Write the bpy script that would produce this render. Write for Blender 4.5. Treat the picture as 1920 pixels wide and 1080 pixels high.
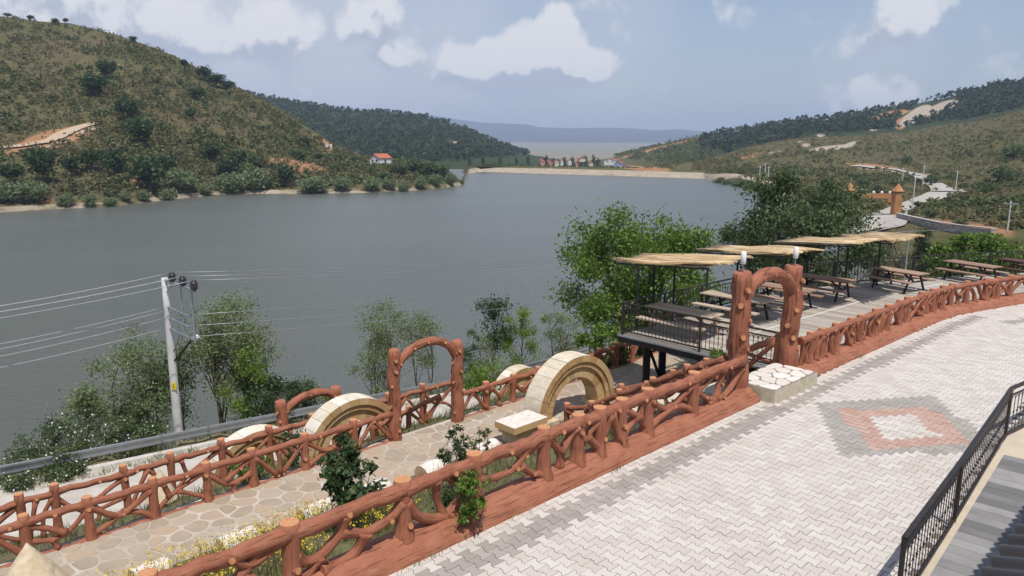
import bpy, math, random
import numpy as np
from mathutils import Vector, Matrix, noise as mnoise

for o in list(bpy.data.objects): bpy.data.objects.remove(o)
random.seed(7); RNG = np.random.default_rng(7)
scene = bpy.context.scene
R = math.radians

# ------------------------------------------------------------------ camera, sky, sun, exposure
FPX, HOR, CZ = 1390.0, 267.0, 5.5            # focal length in photo pixels, horizon row, eye height
PITCH = math.atan((540 - HOR) / FPX)
cam = bpy.data.cameras.new('camera'); cam_o = bpy.data.objects.new('camera', cam)
scene.collection.objects.link(cam_o); scene.camera = cam_o
cam_o.location = (0, 0, CZ); cam_o.rotation_euler = (R(90) - PITCH, 0, 0)
cam.sensor_width = 36; cam.lens = FPX / 1920 * 36; cam.clip_start = 0.1; cam.clip_end = 40000
scene.render.resolution_x, scene.render.resolution_y = 1024, 576

SUN_EL, SUN_TO = R(65.5), Vector((0.30, -0.954, 0)).normalized()      # sun stands behind, a little to the right
sd = bpy.data.lights.new('sun', 'SUN'); sd.energy = 3.7; sd.angle = R(0.53); sd.color = (1, 0.955, 0.89)
so = bpy.data.objects.new('sun', sd); scene.collection.objects.link(so)
tosun = Vector((SUN_TO.x * math.cos(SUN_EL), SUN_TO.y * math.cos(SUN_EL), math.sin(SUN_EL)))
so.rotation_euler = tosun.to_track_quat('Z', 'Y').to_euler(); so.location = (0, -20, 60)

def pix_dir(x, y):
    u = (x - 960) / FPX; v = (540 - y) / FPX
    return Vector((u, math.cos(PITCH) + v * math.sin(PITCH), -math.sin(PITCH) + v * math.cos(PITCH)))

world = bpy.data.worlds.new('World'); scene.world = world; world.use_nodes = True
wt = world.node_tree; wt.nodes.clear()
def wn(t, **kw):
    n = wt.nodes.new(t)
    for k, v in kw.items(): setattr(n, k, v)
    return n
def wmath(op, a, b=None, clamp=False):
    n = wn('ShaderNodeMath', operation=op, use_clamp=clamp)
    for i, q in enumerate((a, b)):
        if q is None: continue
        if isinstance(q, (int, float)): n.inputs[i].default_value = q
        else: wt.links.new(q, n.inputs[i])
    return n.outputs[0]
sky = wn('ShaderNodeTexSky', sky_type='NISHITA'); sky.sun_disc = False
sky.sun_elevation = SUN_EL; sky.sun_rotation = math.atan2(SUN_TO.x, SUN_TO.y)
sky.altitude = 900; sky.air_density = 1.3; sky.dust_density = 2.2; sky.ozone_density = 1.6
geo = wn('ShaderNodeTexCoord')
# cumulus heaps: (photo x, y, radius in photo px, weight) turned into directions
HEAPS = [(838,132,40,.30),(880,118,50,.34),(915,128,52,.34),(950,118,54,.34),(985,92,52,.36),(1018,72,46,.38),(1044,46,34,.36),(1062,92,46,.34),(1085,118,36,.26),(1128,124,34,.36),(1112,140,30,.28),
         (40,30,120,.30),(150,20,110,.26),(300,52,64,.32),(345,66,60,.34),(400,62,50,.26),(470,58,52,.30),(515,66,58,.36),(545,40,50,.34),(690,30,60,.22),(730,20,60,.26),(668,48,36,.26),(755,108,34,.28),(712,116,28,.24),
         (1700,30,48,.30),(1725,12,50,.30),(1660,60,30,.22),(1600,190,48,.24),(1650,184,46,.28),(1700,190,40,.24),(820,160,22,.2),(660,146,30,.2),(1100,0,120,.2),(940,140,46,.30),(985,132,50,.34),(1030,118,50,.36),(1062,128,44,.34),(1090,140,34,.26)]
SHEETS = [(100,20,420,.95),(400,40,400,.95),(620,80,340,.80),(780,30,300,.65),(980,-40,320,.40),(1640,170,130,.25),(1020,120,140,.30)]
def cloud_density(vec):
    nz = wn('ShaderNodeTexNoise'); nz.inputs['Scale'].default_value = 17.0; nz.inputs['Detail'].default_value = 10
    nz.inputs['Roughness'].default_value = 0.60
    wt.links.new(vec, nz.inputs['Vector'])
    acc = wmath('MULTIPLY', wmath('SUBTRACT', nz.outputs['Fac'], 0.5), 1.35)
    big = wn('ShaderNodeTexNoise'); big.inputs['Scale'].default_value = 2.3; big.inputs['Detail'].default_value = 3
    wt.links.new(vec, big.inputs['Vector'])
    acc = wmath('ADD', acc, wmath('MULTIPLY', wmath('SUBTRACT', big.outputs['Fac'], 0.62), 0.45))
    for x, y, r, w in HEAPS:
        d = pix_dir(x, y).normalized()
        ds = wn('ShaderNodeVectorMath', operation='DISTANCE'); wt.links.new(vec, ds.inputs[0]); ds.inputs[1].default_value = d
        q = wmath('MULTIPLY', ds.outputs['Value'], FPX / r / 1.25)
        q = wmath('SUBTRACT', 1.0, wmath('MULTIPLY', q, q), True)
        acc = wmath('ADD', acc, wmath('MULTIPLY', q, w))
    return acc
d0 = cloud_density(geo.outputs['Generated'])
off = wn('ShaderNodeVectorMath', operation='ADD'); wt.links.new(geo.outputs['Generated'], off.inputs[0]); off.inputs[1].default_value = (0.006, -0.01, 0.026)
d1 = cloud_density(off.outputs[0])
def smooth(v, a, b):
    n = wn('ShaderNodeMapRange', interpolation_type='SMOOTHSTEP'); wt.links.new(v, n.inputs[0])
    n.inputs[1].default_value = a; n.inputs[2].default_value = b; return n.outputs[0]
mask = smooth(d0, 0.0, 0.36)
sh = None
for x, y, r, w in SHEETS:
    ds = wn('ShaderNodeVectorMath', operation='DISTANCE'); wt.links.new(geo.outputs['Generated'], ds.inputs[0]); ds.inputs[1].default_value = pix_dir(x, y).normalized()
    q = wmath('MULTIPLY', ds.outputs['Value'], FPX / r); q = wmath('SUBTRACT', 1.0, wmath('MULTIPLY', q, q), True); q = wmath('MULTIPLY', q, w)
    sh = q if sh is None else wmath('MAXIMUM', sh, q)
shn = wn('ShaderNodeTexNoise'); shn.inputs['Scale'].default_value = 5.5; shn.inputs['Detail'].default_value = 7; wt.links.new(geo.outputs['Generated'], shn.inputs['Vector'])
sheet = wmath('ADD', sh, wmath('MULTIPLY', wmath('SUBTRACT', shn.outputs['Fac'], 0.5), 1.1), True)
pf_ = wn('ShaderNodeTexNoise'); pf_.inputs['Scale'].default_value = 30.0; pf_.inputs['Detail'].default_value = 6; wt.links.new(geo.outputs['Generated'], pf_.inputs['Vector'])
lit = smooth(wmath('ADD', wmath('SUBTRACT', d0, d1), wmath('MULTIPLY', wmath('SUBTRACT', pf_.outputs['Fac'], 0.5), 0.35)), -0.10, 0.17)
ccol = wn('ShaderNodeMix', data_type='RGBA'); wt.links.new(lit, ccol.inputs[0])
ccol.inputs[6].default_value = (0.42, 0.465, 0.56, 1); ccol.inputs[7].default_value = (0.76, 0.755, 0.77, 1)
veil = wn('ShaderNodeMix', data_type='RGBA'); veil.inputs[0].default_value = 0.42      # thin milky summer haze
wt.links.new(sky.outputs[0], veil.inputs[6]); veil.inputs[7].default_value = (3.1, 3.55, 4.9, 1)
bg1 = wn('ShaderNodeBackground'); bg1.inputs[1].default_value = 0.099; wt.links.new(veil.outputs[2], bg1.inputs[0])
bg2 = wn('ShaderNodeBackground'); bg2.inputs[1].default_value = 0.92; wt.links.new(ccol.outputs[2], bg2.inputs[0])
mx = wn('ShaderNodeMixShader'); wt.links.new(wmath('MULTIPLY', mask, 0.9), mx.inputs[0])
bg3 = wn('ShaderNodeBackground'); bg3.inputs[0].default_value = (0.51, 0.53, 0.60, 1); bg3.inputs[1].default_value = 1.0
mx0 = wn('ShaderNodeMixShader'); wt.links.new(sheet, mx0.inputs[0]); wt.links.new(bg1.outputs[0], mx0.inputs[1]); wt.links.new(bg3.outputs[0], mx0.inputs[2])
wt.links.new(mx0.outputs[0], mx.inputs[1]); wt.links.new(bg2.outputs[0], mx.inputs[2])
wo = wn('ShaderNodeOutputWorld'); wt.links.new(mx.outputs[0], wo.inputs[0])

scene.view_settings.view_transform = 'Standard'; scene.view_settings.look = 'None'
scene.view_settings.exposure = 0.30; scene.view_settings.gamma = 1.0

# ------------------------------------------------------------------ coordinates
# s runs along the log fence, t across it towards the lake; O is a point on the kerb of the paved yard
OX, OY = 0.3, 10.48; U = Vector((0.727, 0.687, 0)); N = Vector((-0.687, 0.727, 0))
def S(s, t, z): return Vector((OX + s * U.x + t * N.x, OY + s * U.y + t * N.y, z))
def st_of(x, y):
    return ((x - OX) * U.x + (y - OY) * U.y, (x - OX) * N.x + (y - OY) * N.y)
def at_z(x, y, z):
    d = pix_dir(x, y); return Vector((0, 0, CZ)) + d * ((z - CZ) / d.z)
def at_d(x, y, D):
    d = pix_dir(x, y); return Vector((0, 0, CZ)) + d * (D / d.y)
def at_t(x, y, t):
    d = pix_dir(x, y); _, t0 = st_of(0, 0); dt = d.x * N.x + d.y * N.y
    return Vector((0, 0, CZ)) + d * ((t - t0) / dt)
def project(p):
    a = p[1] * math.cos(PITCH) - (p[2] - CZ) * math.sin(PITCH); b = p[1] * math.sin(PITCH) + (p[2] - CZ) * math.cos(PITCH)
    return 960 + FPX * p[0] / a, 540 - FPX * b / a

# ------------------------------------------------------------------ materials
MATS = {}
class NT:
    def __init__(s, name):
        s.m = bpy.data.materials.new(name); s.m.use_nodes = True; s.t = s.m.node_tree; s.t.nodes.clear()
        s.out = s.n('ShaderNodeOutputMaterial'); MATS[name] = s.m
    def n(s, t, **kw):
        q = s.t.nodes.new(t)
        for k, v in kw.items(): setattr(q, k, v)
        return q
    def l(s, a, b): s.t.links.new(a, b)
    def noise(s, vec, scale, detail=4, rough=0.55):
        q = s.n('ShaderNodeTexNoise'); q.inputs['Scale'].default_value = scale; q.inputs['Detail'].default_value = detail
        q.inputs['Roughness'].default_value = rough
        if vec is not None: s.l(vec, q.inputs['Vector'])
        return q.outputs['Fac']
    def ramp(s, fac, stops):
        q = s.n('ShaderNodeValToRGB'); e = q.color_ramp.elements
        while len(e) > 1: e.remove(e[-1])
        e[0].position = stops[0][0]; e[0].color = (*stops[0][1], 1)
        for p, c in stops[1:]:
            k = e.new(p); k.color = (*c, 1)
        s.l(fac, q.inputs[0]); return q.outputs[0]
    def mix(s, f, a, b, mode='MIX'):
        q = s.n('ShaderNodeMix', data_type='RGBA', blend_type=mode)
        for sock, v in ((q.inputs[0], f), (q.inputs[6], a), (q.inputs[7], b)):
            if isinstance(v, (int, float)): sock.default_value = v
            elif isinstance(v, tuple): sock.default_value = (*v, 1)
            else: s.l(v, sock)
        return q.outputs[2]
    def math(s, op, a, b=0.0, clamp=False):
        q = s.n('ShaderNodeMath', operation=op, use_clamp=clamp)
        for i, v in enumerate((a, b)):
            if isinstance(v, (int, float)): q.inputs[i].default_value = v
            else: s.l(v, q.inputs[i])
        return q.outputs[0]
    def scale(s, vec, k):
        q = s.n('ShaderNodeMapping'); q.inputs['Scale'].default_value = k; s.l(vec, q.inputs[0]); return q.outputs[0]
    def bump(s, h, strength=0.3, dist=0.02):
        q = s.n('ShaderNodeBump'); q.inputs['Strength'].default_value = strength; q.inputs['Distance'].default_value = dist
        s.l(h, q.inputs['Height']); return q.outputs[0]
    def bsdf(s, col, rough=0.8, normal=None, metal=0.0, spec=0.3):
        q = s.n('ShaderNodeBsdfPrincipled')
        if isinstance(col, tuple): q.inputs['Base Color'].default_value = (*col, 1)
        else: s.l(col, q.inputs['Base Color'])
        if isinstance(rough, float): q.inputs['Roughness'].default_value = rough
        else: s.l(rough, q.inputs['Roughness'])
        q.inputs['Metallic'].default_value = metal; q.inputs['Specular IOR Level'].default_value = spec
        if normal is not None: s.l(normal, q.inputs['Normal'])
        s.l(q.outputs[0], s.out.inputs[0]); return q
def pos(m): return m.n('ShaderNodeNewGeometry').outputs['Position']
def island(m): return m.n('ShaderNodeNewGeometry').outputs['Random Per Island']
def orand(m): return m.n('ShaderNodeObjectInfo').outputs['Random']

def mat_varied(name, cols, scale=6.0, *a_, dirt=None, **k_):
    return mat_varied_(name, cols, scale, *a_, dirt=dirt, **k_)
def mat_varied_(name, cols, scale=6.0, rough=0.85, bump=0.25, bdist=0.01, isl=0.0, detail=6, spec=0.3, metal=0.0, fine=60.0, dirt=None):
    """colour from a noise ramp plus an optional tint for every separate piece"""
    m = NT(name); p = pos(m)
    f = m.noise(p, scale, detail, 0.6)
    if isl: f = m.math('ADD', m.math('MULTIPLY', f, 1 - isl), m.math('MULTIPLY', m.math('FRACT', m.math('ADD', island(m), orand(m))), isl))
    k = len(cols); c = m.ramp(f, [(0.28 + 0.44 * i / max(1, k - 1), q) for i, q in enumerate(cols)])
    if dirt:
        c = m.mix(m.ramp(m.noise(p, 0.42, 6, 0.7), [(0.42, (0.08, 0.08, 0.08)), (0.66, (0.72, 0.72, 0.72))]), c, m.ramp(m.noise(p, 9, 5, 0.7), [(0.3, tuple(q * .75 for q in dirt)), (0.7, dirt)]))
    h = m.noise(p, fine, 4, 0.6)
    m.bsdf(c, rough, m.bump(h, bump, bdist), metal, spec); return m.m

def mat_leaf(name, dark, mid, light, trans=0.35, rough=0.55):
    m = NT(name); r = island(m)
    r2 = m.math('ADD', m.math('MULTIPLY', r, 0.75), m.math('MULTIPLY', m.noise(pos(m), 1.3, 2), 0.4))
    c = m.ramp(r2, [(0.12, dark), (0.5, mid), (0.95, light)])
    b = m.bsdf(c, rough, None, 0.0, 0.35)
    tr = m.n('ShaderNodeBsdfTranslucent'); m.l(m.mix(0.5, c, light, 'MIX'), tr.inputs[0])
    mxs = m.n('ShaderNodeMixShader'); mxs.inputs[0].default_value = trans
    m.l(b.outputs[0], mxs.inputs[1]); m.l(tr.outputs[0], mxs.inputs[2]); m.l(mxs.outputs[0], m.out.inputs[0]); return m.m

# moulded red-brown concrete bark: grooves run along each log (UV: round, along)
def mat_bark(name, uscale, base, dark, light):
    m = NT(name); uv = m.n('ShaderNodeUVMap'); uv.uv_map = 'UVMap'
    g = m.noise(m.scale(uv.outputs[0], uscale), 1.0, 5, 0.65)
    fl = m.noise(pos(m), 3.0, 5, 0.6)
    c = m.ramp(fl, [(0.25, dark), (0.5, base), (0.78, light)])
    groove = m.ramp(g, [(0.36, (0.34, 0.30, 0.28)), (0.47, (1, 1, 1))])
    c = m.mix(0.85, c, groove, 'MULTIPLY')
    dust = m.ramp(m.noise(pos(m), 14, 6, 0.7), [(0.55, (0, 0, 0)), (0.85, (0.30, 0.30, 0.30))])
    c = m.mix(dust, c, (0.56, 0.30, 0.20))
    h = m.math('ADD', m.math('MULTIPLY', g, 1.0), m.math('MULTIPLY', m.noise(pos(m), 40, 4), 0.2))
    m.bsdf(c, 0.72, m.bump(h, 0.9, 0.03), 0, 0.3); return m.m
mat_bark('bark', (17.0, 2.0, 1), (0.315, 0.117, 0.066), (0.255, 0.088, 0.047), (0.375, 0.155, 0.093))
mat_bark('bark_kerb', (26.0, 1.3, 1), (0.335, 0.130, 0.074), (0.265, 0.095, 0.052), (0.395, 0.170, 0.104))
mat_varied('cut_wood', [(0.40, 0.165, 0.072), (0.50, 0.235, 0.11), (0.55, 0.29, 0.15)], 20, 0.8, 0.2)
def mat_paver(name, cols):
    m = NT(name); p = pos(m)
    r = m.math('FRACT', m.math('ADD', island(m), orand(m)))
    stain = m.noise(p, 0.55, 5, 0.65); gr = m.noise(p, 55, 5, 0.7)
    f = m.math('ADD', m.math('MULTIPLY', r, 0.4), m.math('ADD', m.math('MULTIPLY', stain, 0.5), m.math('MULTIPLY', gr, 0.16)))
    c = m.ramp(f, [(0.22, cols[0]), (0.55, cols[1]), (0.85, cols[2])])
    dirt = m.ramp(m.noise(p, 1.9, 8, 0.72), [(0.56, (0, 0, 0)), (0.75, (0.42, 0.42, 0.42))])
    c = m.mix(dirt, c, (0.40, 0.345, 0.295))
    m.bsdf(c, 0.85, m.bump(gr, 0.35, 0.006), 0, 0.25)
mat_paver('paver_white', [(0.455, 0.405, 0.362), (0.53, 0.483, 0.440), (0.585, 0.548, 0.51)])
mat_paver('paver_grey', [(0.27, 0.24, 0.215), (0.33, 0.295, 0.268), (0.39, 0.355, 0.325)])
mat_paver('paver_cool', [(0.285, 0.262, 0.235), (0.335, 0.312, 0.282), (0.38, 0.357, 0.325)])
mat_paver('paver_red', [(0.38, 0.235, 0.185), (0.435, 0.285, 0.23), (0.475, 0.345, 0.285)])
mat_varied('joint_sand', [(0.10, 0.085, 0.07), (0.16, 0.14, 0.12), (0.22, 0.19, 0.16)], 5, 0.95, 0.4)
mat_varied('path_stone', [(0.30, 0.235, 0.17), (0.37, 0.29, 0.21), (0.42, 0.30, 0.20), (0.38, 0.325, 0.265)], 3, 0.85, 0.4, 0.01, 0.6, dirt=(0.42, 0.345, 0.265))
mat_varied('mortar', [(0.33, 0.27, 0.20), (0.47, 0.41, 0.335), (0.56, 0.51, 0.44)], 1.3, 0.9, 0.4, dirt=(0.42, 0.345, 0.265))
mat_varied('slab_stone', [(0.58, 0.52, 0.46), (0.66, 0.61, 0.56), (0.70, 0.66, 0.62)], 9, 0.85, 0.3, 0.01, 0.4)
mat_varied('slab_side', [(0.42, 0.36, 0.22), (0.52, 0.47, 0.36), (0.60, 0.56, 0.47)], 7, 0.9, 0.4)
mat_varied('slab_joint', [(0.20, 0.17, 0.14), (0.26, 0.22, 0.19)], 7, 0.95, 0.3)
mat_varied('arch_cream', [(0.52, 0.44, 0.31), (0.64, 0.57, 0.46), (0.70, 0.65, 0.56)], 5, 0.85, 0.4, 0.012, 0.35)
mat_varied('arch_ochre', [(0.38, 0.23, 0.10), (0.50, 0.32, 0.15), (0.56, 0.40, 0.22)], 6, 0.85, 0.4, 0.012, 0.4)
mat_varied('log_white', [(0.56, 0.46, 0.37), (0.68, 0.61, 0.54), (0.74, 0.69, 0.64)], 7, 0.85, 0.5, 0.015)
mat_varied('log_end', [(0.42, 0.27, 0.15), (0.55, 0.38, 0.24), (0.60, 0.46, 0.33)], 14, 0.9, 0.4)
mat_varied('cone_stone', [(0.50, 0.39, 0.24), (0.60, 0.48, 0.33), (0.66, 0.57, 0.44)], 8, 0.9, 0.6, 0.02)
mat_varied('garden_earth', [(0.10, 0.085, 0.05), (0.17, 0.13, 0.085), (0.16, 0.17, 0.07), (0.24, 0.19, 0.12)], 2.2, 0.95, 0.7, 0.05)
mat_varied('bank_earth', [(0.13, 0.12, 0.06), (0.21, 0.18, 0.10), (0.30, 0.24, 0.16)], 1.3, 0.95, 0.7, 0.05)
mat_varied('road_stone', [(0.37, 0.33, 0.28), (0.46, 0.415, 0.36), (0.52, 0.48, 0.42)], 1.6, 0.9, 0.5, 0.02, fine=9)
mat_varied('road_pale', [(0.34, 0.31, 0.275), (0.42, 0.39, 0.35)], 0.4, 0.9, 0.2)
mat_varied('road_dirt', [(0.36, 0.265, 0.175), (0.43, 0.33, 0.23), (0.40, 0.32, 0.24)], 0.3, 0.95, 0.2)
mat_varied('concrete', [(0.40, 0.37, 0.33), (0.50, 0.47, 0.42), (0.55, 0.52, 0.48)], 3, 0.9, 0.4)
mat_varied('pole_concrete', [(0.44, 0.43, 0.41), (0.52, 0.51, 0.49), (0.56, 0.55, 0.53)], 3, 0.9, 0.3)
mat_varied('galvanised', [(0.30, 0.32, 0.34), (0.38, 0.40, 0.43)], 5, 0.45, 0.05, 0.003, 0, 4, 0.5, 0.6)
mat_varied('black_iron', [(0.012, 0.011, 0.011), (0.022, 0.018, 0.017), (0.05, 0.026, 0.02)], 9, 0.5, 0.15, 0.003, 0, 5, 0.5)
mat_varied('steel_dark', [(0.014, 0.013, 0.013), (0.03, 0.026, 0.024)], 5, 0.55, 0.2)
mat_varied('plank_grey', [(0.29, 0.245, 0.20), (0.375, 0.33, 0.28), (0.44, 0.40, 0.345)], 5, 0.85, 0.4, 0.006, 0.55)
mat_varied('table_wood', [(0.25, 0.15, 0.10), (0.33, 0.215, 0.15), (0.40, 0.28, 0.21)], 7, 0.7, 0.3, 0.004, 0.4)
mat_varied('table_pale', [(0.36, 0.28, 0.205), (0.45, 0.365, 0.28), (0.50, 0.42, 0.33)], 7, 0.75, 0.3, 0.004, 0.4)
mat_varied('table_dark', [(0.06, 0.028, 0.022), (0.10, 0.045, 0.035)], 7, 0.6, 0.3, 0.004, 0.4)
mat_varied('reed', [(0.50, 0.34, 0.18), (0.64, 0.48, 0.28), (0.73, 0.60, 0.41)], 12, 0.9, 0.3, 0.004, 0.65)
mat_varied('tower_ochre', [(0.32, 0.145, 0.055), (0.39, 0.185, 0.075), (0.43, 0.225, 0.10)], 0.7, 0.85, 0.2)
mat_varied('wall_stone', [(0.33, 0.285, 0.23), (0.43, 0.375, 0.31), (0.50, 0.45, 0.38)], 2.5, 0.9, 0.6, 0.05, 0.5)
mat_varied('trunk', [(0.075, 0.055, 0.04), (0.12, 0.095, 0.07), (0.17, 0.14, 0.11)], 8, 0.9, 0.6, 0.02)
mat_varied('white_wall', [(0.66, 0.65, 0.63), (0.74, 0.73, 0.71)], 1, 0.85, 0.1)
mat_varied('red_tile', [(0.36, 0.10, 0.055), (0.46, 0.15, 0.085)], 2, 0.8, 0.2)
mat_varied('pink_wall', [(0.50, 0.22, 0.17), (0.56, 0.28, 0.22)], 1, 0.85, 0.1)
mat_varied('beige_wall', [(0.58, 0.50, 0.38), (0.64, 0.57, 0.45)], 1, 0.85, 0.1)
mat_varied('blue_wall', [(0.24, 0.36, 0.58), (0.30, 0.42, 0.62)], 1, 0.85, 0.1)
mat_varied('window_dark', [(0.03, 0.035, 0.04), (0.05, 0.055, 0.06)], 1, 0.2, 0.0, spec=0.5)
mat_varied('white_plastic', [(0.72, 0.72, 0.71), (0.78, 0.78, 0.77)], 3, 0.4, 0.05)
mat_varied('yellow_plate', [(0.62, 0.44, 0.03), (0.66, 0.48, 0.05)], 3, 0.5, 0.05)
mat_varied('porcelain_black', [(0.02, 0.016, 0.015), (0.035, 0.028, 0.026)], 3, 0.25, 0.02, spec=0.5)
mat_varied('roof_slate', [(0.040, 0.043, 0.042), (0.062, 0.065, 0.063)], 4, 0.8, 0.3)
mat_varied('tile_grey', [(0.15, 0.145, 0.14), (0.23, 0.22, 0.215), (0.31, 0.30, 0.29)], 3, 0.6, 0.15, 0.003, 0.55)
mat_varied('render_beige', [(0.46, 0.38, 0.28), (0.55, 0.47, 0.37)], 3, 0.9, 0.3)
mat_varied('flower_white', [(0.62, 0.58, 0.54), (0.74, 0.70, 0.67)], 3, 0.7, 0.0)
mat_varied('flower_yellow', [(0.52, 0.38, 0.03), (0.66, 0.50, 0.06)], 3, 0.7, 0.0)
mat_varied('log_shade_grey', [(0.30, 0.27, 0.22), (0.40, 0.36, 0.30), (0.50, 0.46, 0.40)], 3, 0.9, 0.6, 0.05)  # stone of the logs under the deck, shade put into the grey
mat_leaf('leaf_bright', (0.042, 0.082, 0.010), (0.092, 0.165, 0.020), (0.19, 0.28, 0.05))
mat_leaf('leaf_olive', (0.035, 0.062, 0.018), (0.075, 0.115, 0.036), (0.16, 0.20, 0.085))
mat_leaf('leaf_willow', (0.080, 0.108, 0.042), (0.155, 0.200, 0.084), (0.26, 0.31, 0.16))
mat_leaf('leaf_dark', (0.018, 0.036, 0.011), (0.036, 0.068, 0.020), (0.085, 0.130, 0.044))
mat_leaf('leaf_bank', (0.075, 0.112, 0.038), (0.155, 0.205, 0.080), (0.29, 0.33, 0.165))
mat_leaf('leaf_yellow', (0.075, 0.13, 0.015), (0.14, 0.22, 0.028), (0.25, 0.33, 0.06))
mat_leaf('leaf_far', (0.055, 0.072, 0.022), (0.100, 0.122, 0.038), (0.175, 0.195, 0.076), 0.3, 0.8)
mat_leaf('leaf_scrub', (0.078, 0.072, 0.026), (0.140, 0.130, 0.048), (0.25, 0.215, 0.108), 0.3, 0.8)
mat_leaf('leaf_forest', (0.020, 0.034, 0.014), (0.038, 0.060, 0.022), (0.075, 0.100, 0.042), 0.15, 0.85)
mat_leaf('grass', (0.055, 0.075, 0.018), (0.12, 0.145, 0.036), (0.27, 0.25, 0.10))
mat_leaf('leaf_purple', (0.05, 0.030, 0.032), (0.10, 0.062, 0.06), (0.18, 0.12, 0.115))

# water: murky reservoir with short wind ripples
m = NT('water'); p = pos(m)
w1 = m.noise(m.scale(p, (0.55, 1.5, 1)), 1.0, 3, 0.6); w2 = m.noise(m.scale(p, (2.2, 5.0, 1)), 1.0, 4, 0.65)
w3 = m.noise(m.scale(p, (0.018, 0.03, 1)), 1.0, 4, 0.6)
hh = m.math('ADD', m.math('MULTIPLY', w1, 0.7), m.math('MULTIPLY', w2, 0.45))
bmp = m.n('ShaderNodeBump'); bmp.inputs['Distance'].default_value = 0.42; m.l(hh, bmp.inputs['Height'])
m.l(m.math('ADD', m.math('MULTIPLY', w3, 0.5), 0.32), bmp.inputs['Strength'])
m.bsdf(m.ramp(w3, [(0.3, (0.086, 0.092, 0.076)), (0.7, (0.108, 0.114, 0.097))]), 0.27, bmp.outputs[0], 0, 0.5)

# hillsides: vertex masks (R bare orange soil, G pale rock, B forest) over procedural scrubland
m = NT('hillside'); p = pos(m)
at = m.n('ShaderNodeAttribute'); at.attribute_name = 'cover'; sep = m.n('ShaderNodeSeparateColor'); m.l(at.outputs[0], sep.inputs[0])
n1 = m.noise(p, 0.07, 7, 0.68); n2 = m.noise(p, 0.35, 6, 0.7); n3 = m.noise(p, 0.02, 4, 0.6)
scr = m.ramp(n2, [(0.30, (0.048, 0.052, 0.020)), (0.45, (0.084, 0.084, 0.034)), (0.56, (0.130, 0.108, 0.054)), (0.68, (0.185, 0.125, 0.078)), (0.78, (0.27, 0.19, 0.125))])
scr = m.mix(m.math('MULTIPLY', n1, 0.7), scr, m.ramp(n3, [(0.38, (0.082, 0.100, 0.030)), (0.62, (0.125, 0.088, 0.050))]))
forest = m.ramp(n2, [(0.3, (0.020, 0.034, 0.014)), (0.6, (0.042, 0.060, 0.024)), (0.8, (0.10, 0.09, 0.055))])
c = m.mix(sep.outputs[2], scr, forest)
brk = m.math('ADD', m.math('MULTIPLY', n2, 0.45), m.math('ADD', m.math('MULTIPLY', n1, 0.5), m.math('MULTIPLY', m.noise(p, 0.03, 5, 0.65), 0.45)))
def edge(ch, k):
    q = m.n('ShaderNodeMapRange', interpolation_type='SMOOTHSTEP'); q.inputs[1].default_value = 0.10; q.inputs[2].default_value = 0.38
    m.l(m.math('SUBTRACT', m.math('ADD', m.math('MULTIPLY', ch, 1.55), 0.42), m.math('MULTIPLY', brk, 1.75 * k)), q.inputs[0]); return q.outputs[0]
c = m.mix(edge(sep.outputs[0], 0.95), c, m.ramp(n2, [(0.3, (0.27, 0.135, 0.065)), (0.6, (0.36, 0.195, 0.105)), (0.8, (0.42, 0.28, 0.18))]))
c = m.mix(edge(sep.outputs[1], 0.95), c, m.ramp(n2, [(0.3, (0.28, 0.22, 0.16)), (0.55, (0.40, 0.335, 0.26)), (0.8, (0.48, 0.43, 0.365))]))
m.bsdf(c, 0.95, m.bump(m.math('ADD', n2, m.noise(p, 1.6, 5, 0.7)), 0.8, 0.5), 0, 0.1)
m = NT('plain'); p = pos(m)
c = m.ramp(m.noise(m.scale(p, (0.0016, 0.006, 1)), 1.0, 6, 0.6), [(0.3, (0.12, 0.13, 0.06)), (0.5, (0.22, 0.19, 0.12)), (0.7, (0.30, 0.25, 0.17))])
m.bsdf(c, 0.95, None, 0, 0.1)
m = NT('mountain'); p = pos(m)
m.bsdf(m.ramp(m.noise(p, 0.004, 6, 0.6), [(0.3, (0.03, 0.045, 0.03)), (0.7, (0.07, 0.075, 0.05))]), 0.95, None, 0, 0.1)
m = NT('haze_air'); pv = m.n('ShaderNodeVolumePrincipled'); pv.inputs['Color'].default_value = (0.60, 0.74, 1.0, 1)
pv.inputs['Density'].default_value = 0.00016; pv.inputs['Anisotropy'].default_value = -0.15
m.l(pv.outputs[0], m.out.inputs['Volume'])

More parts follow.
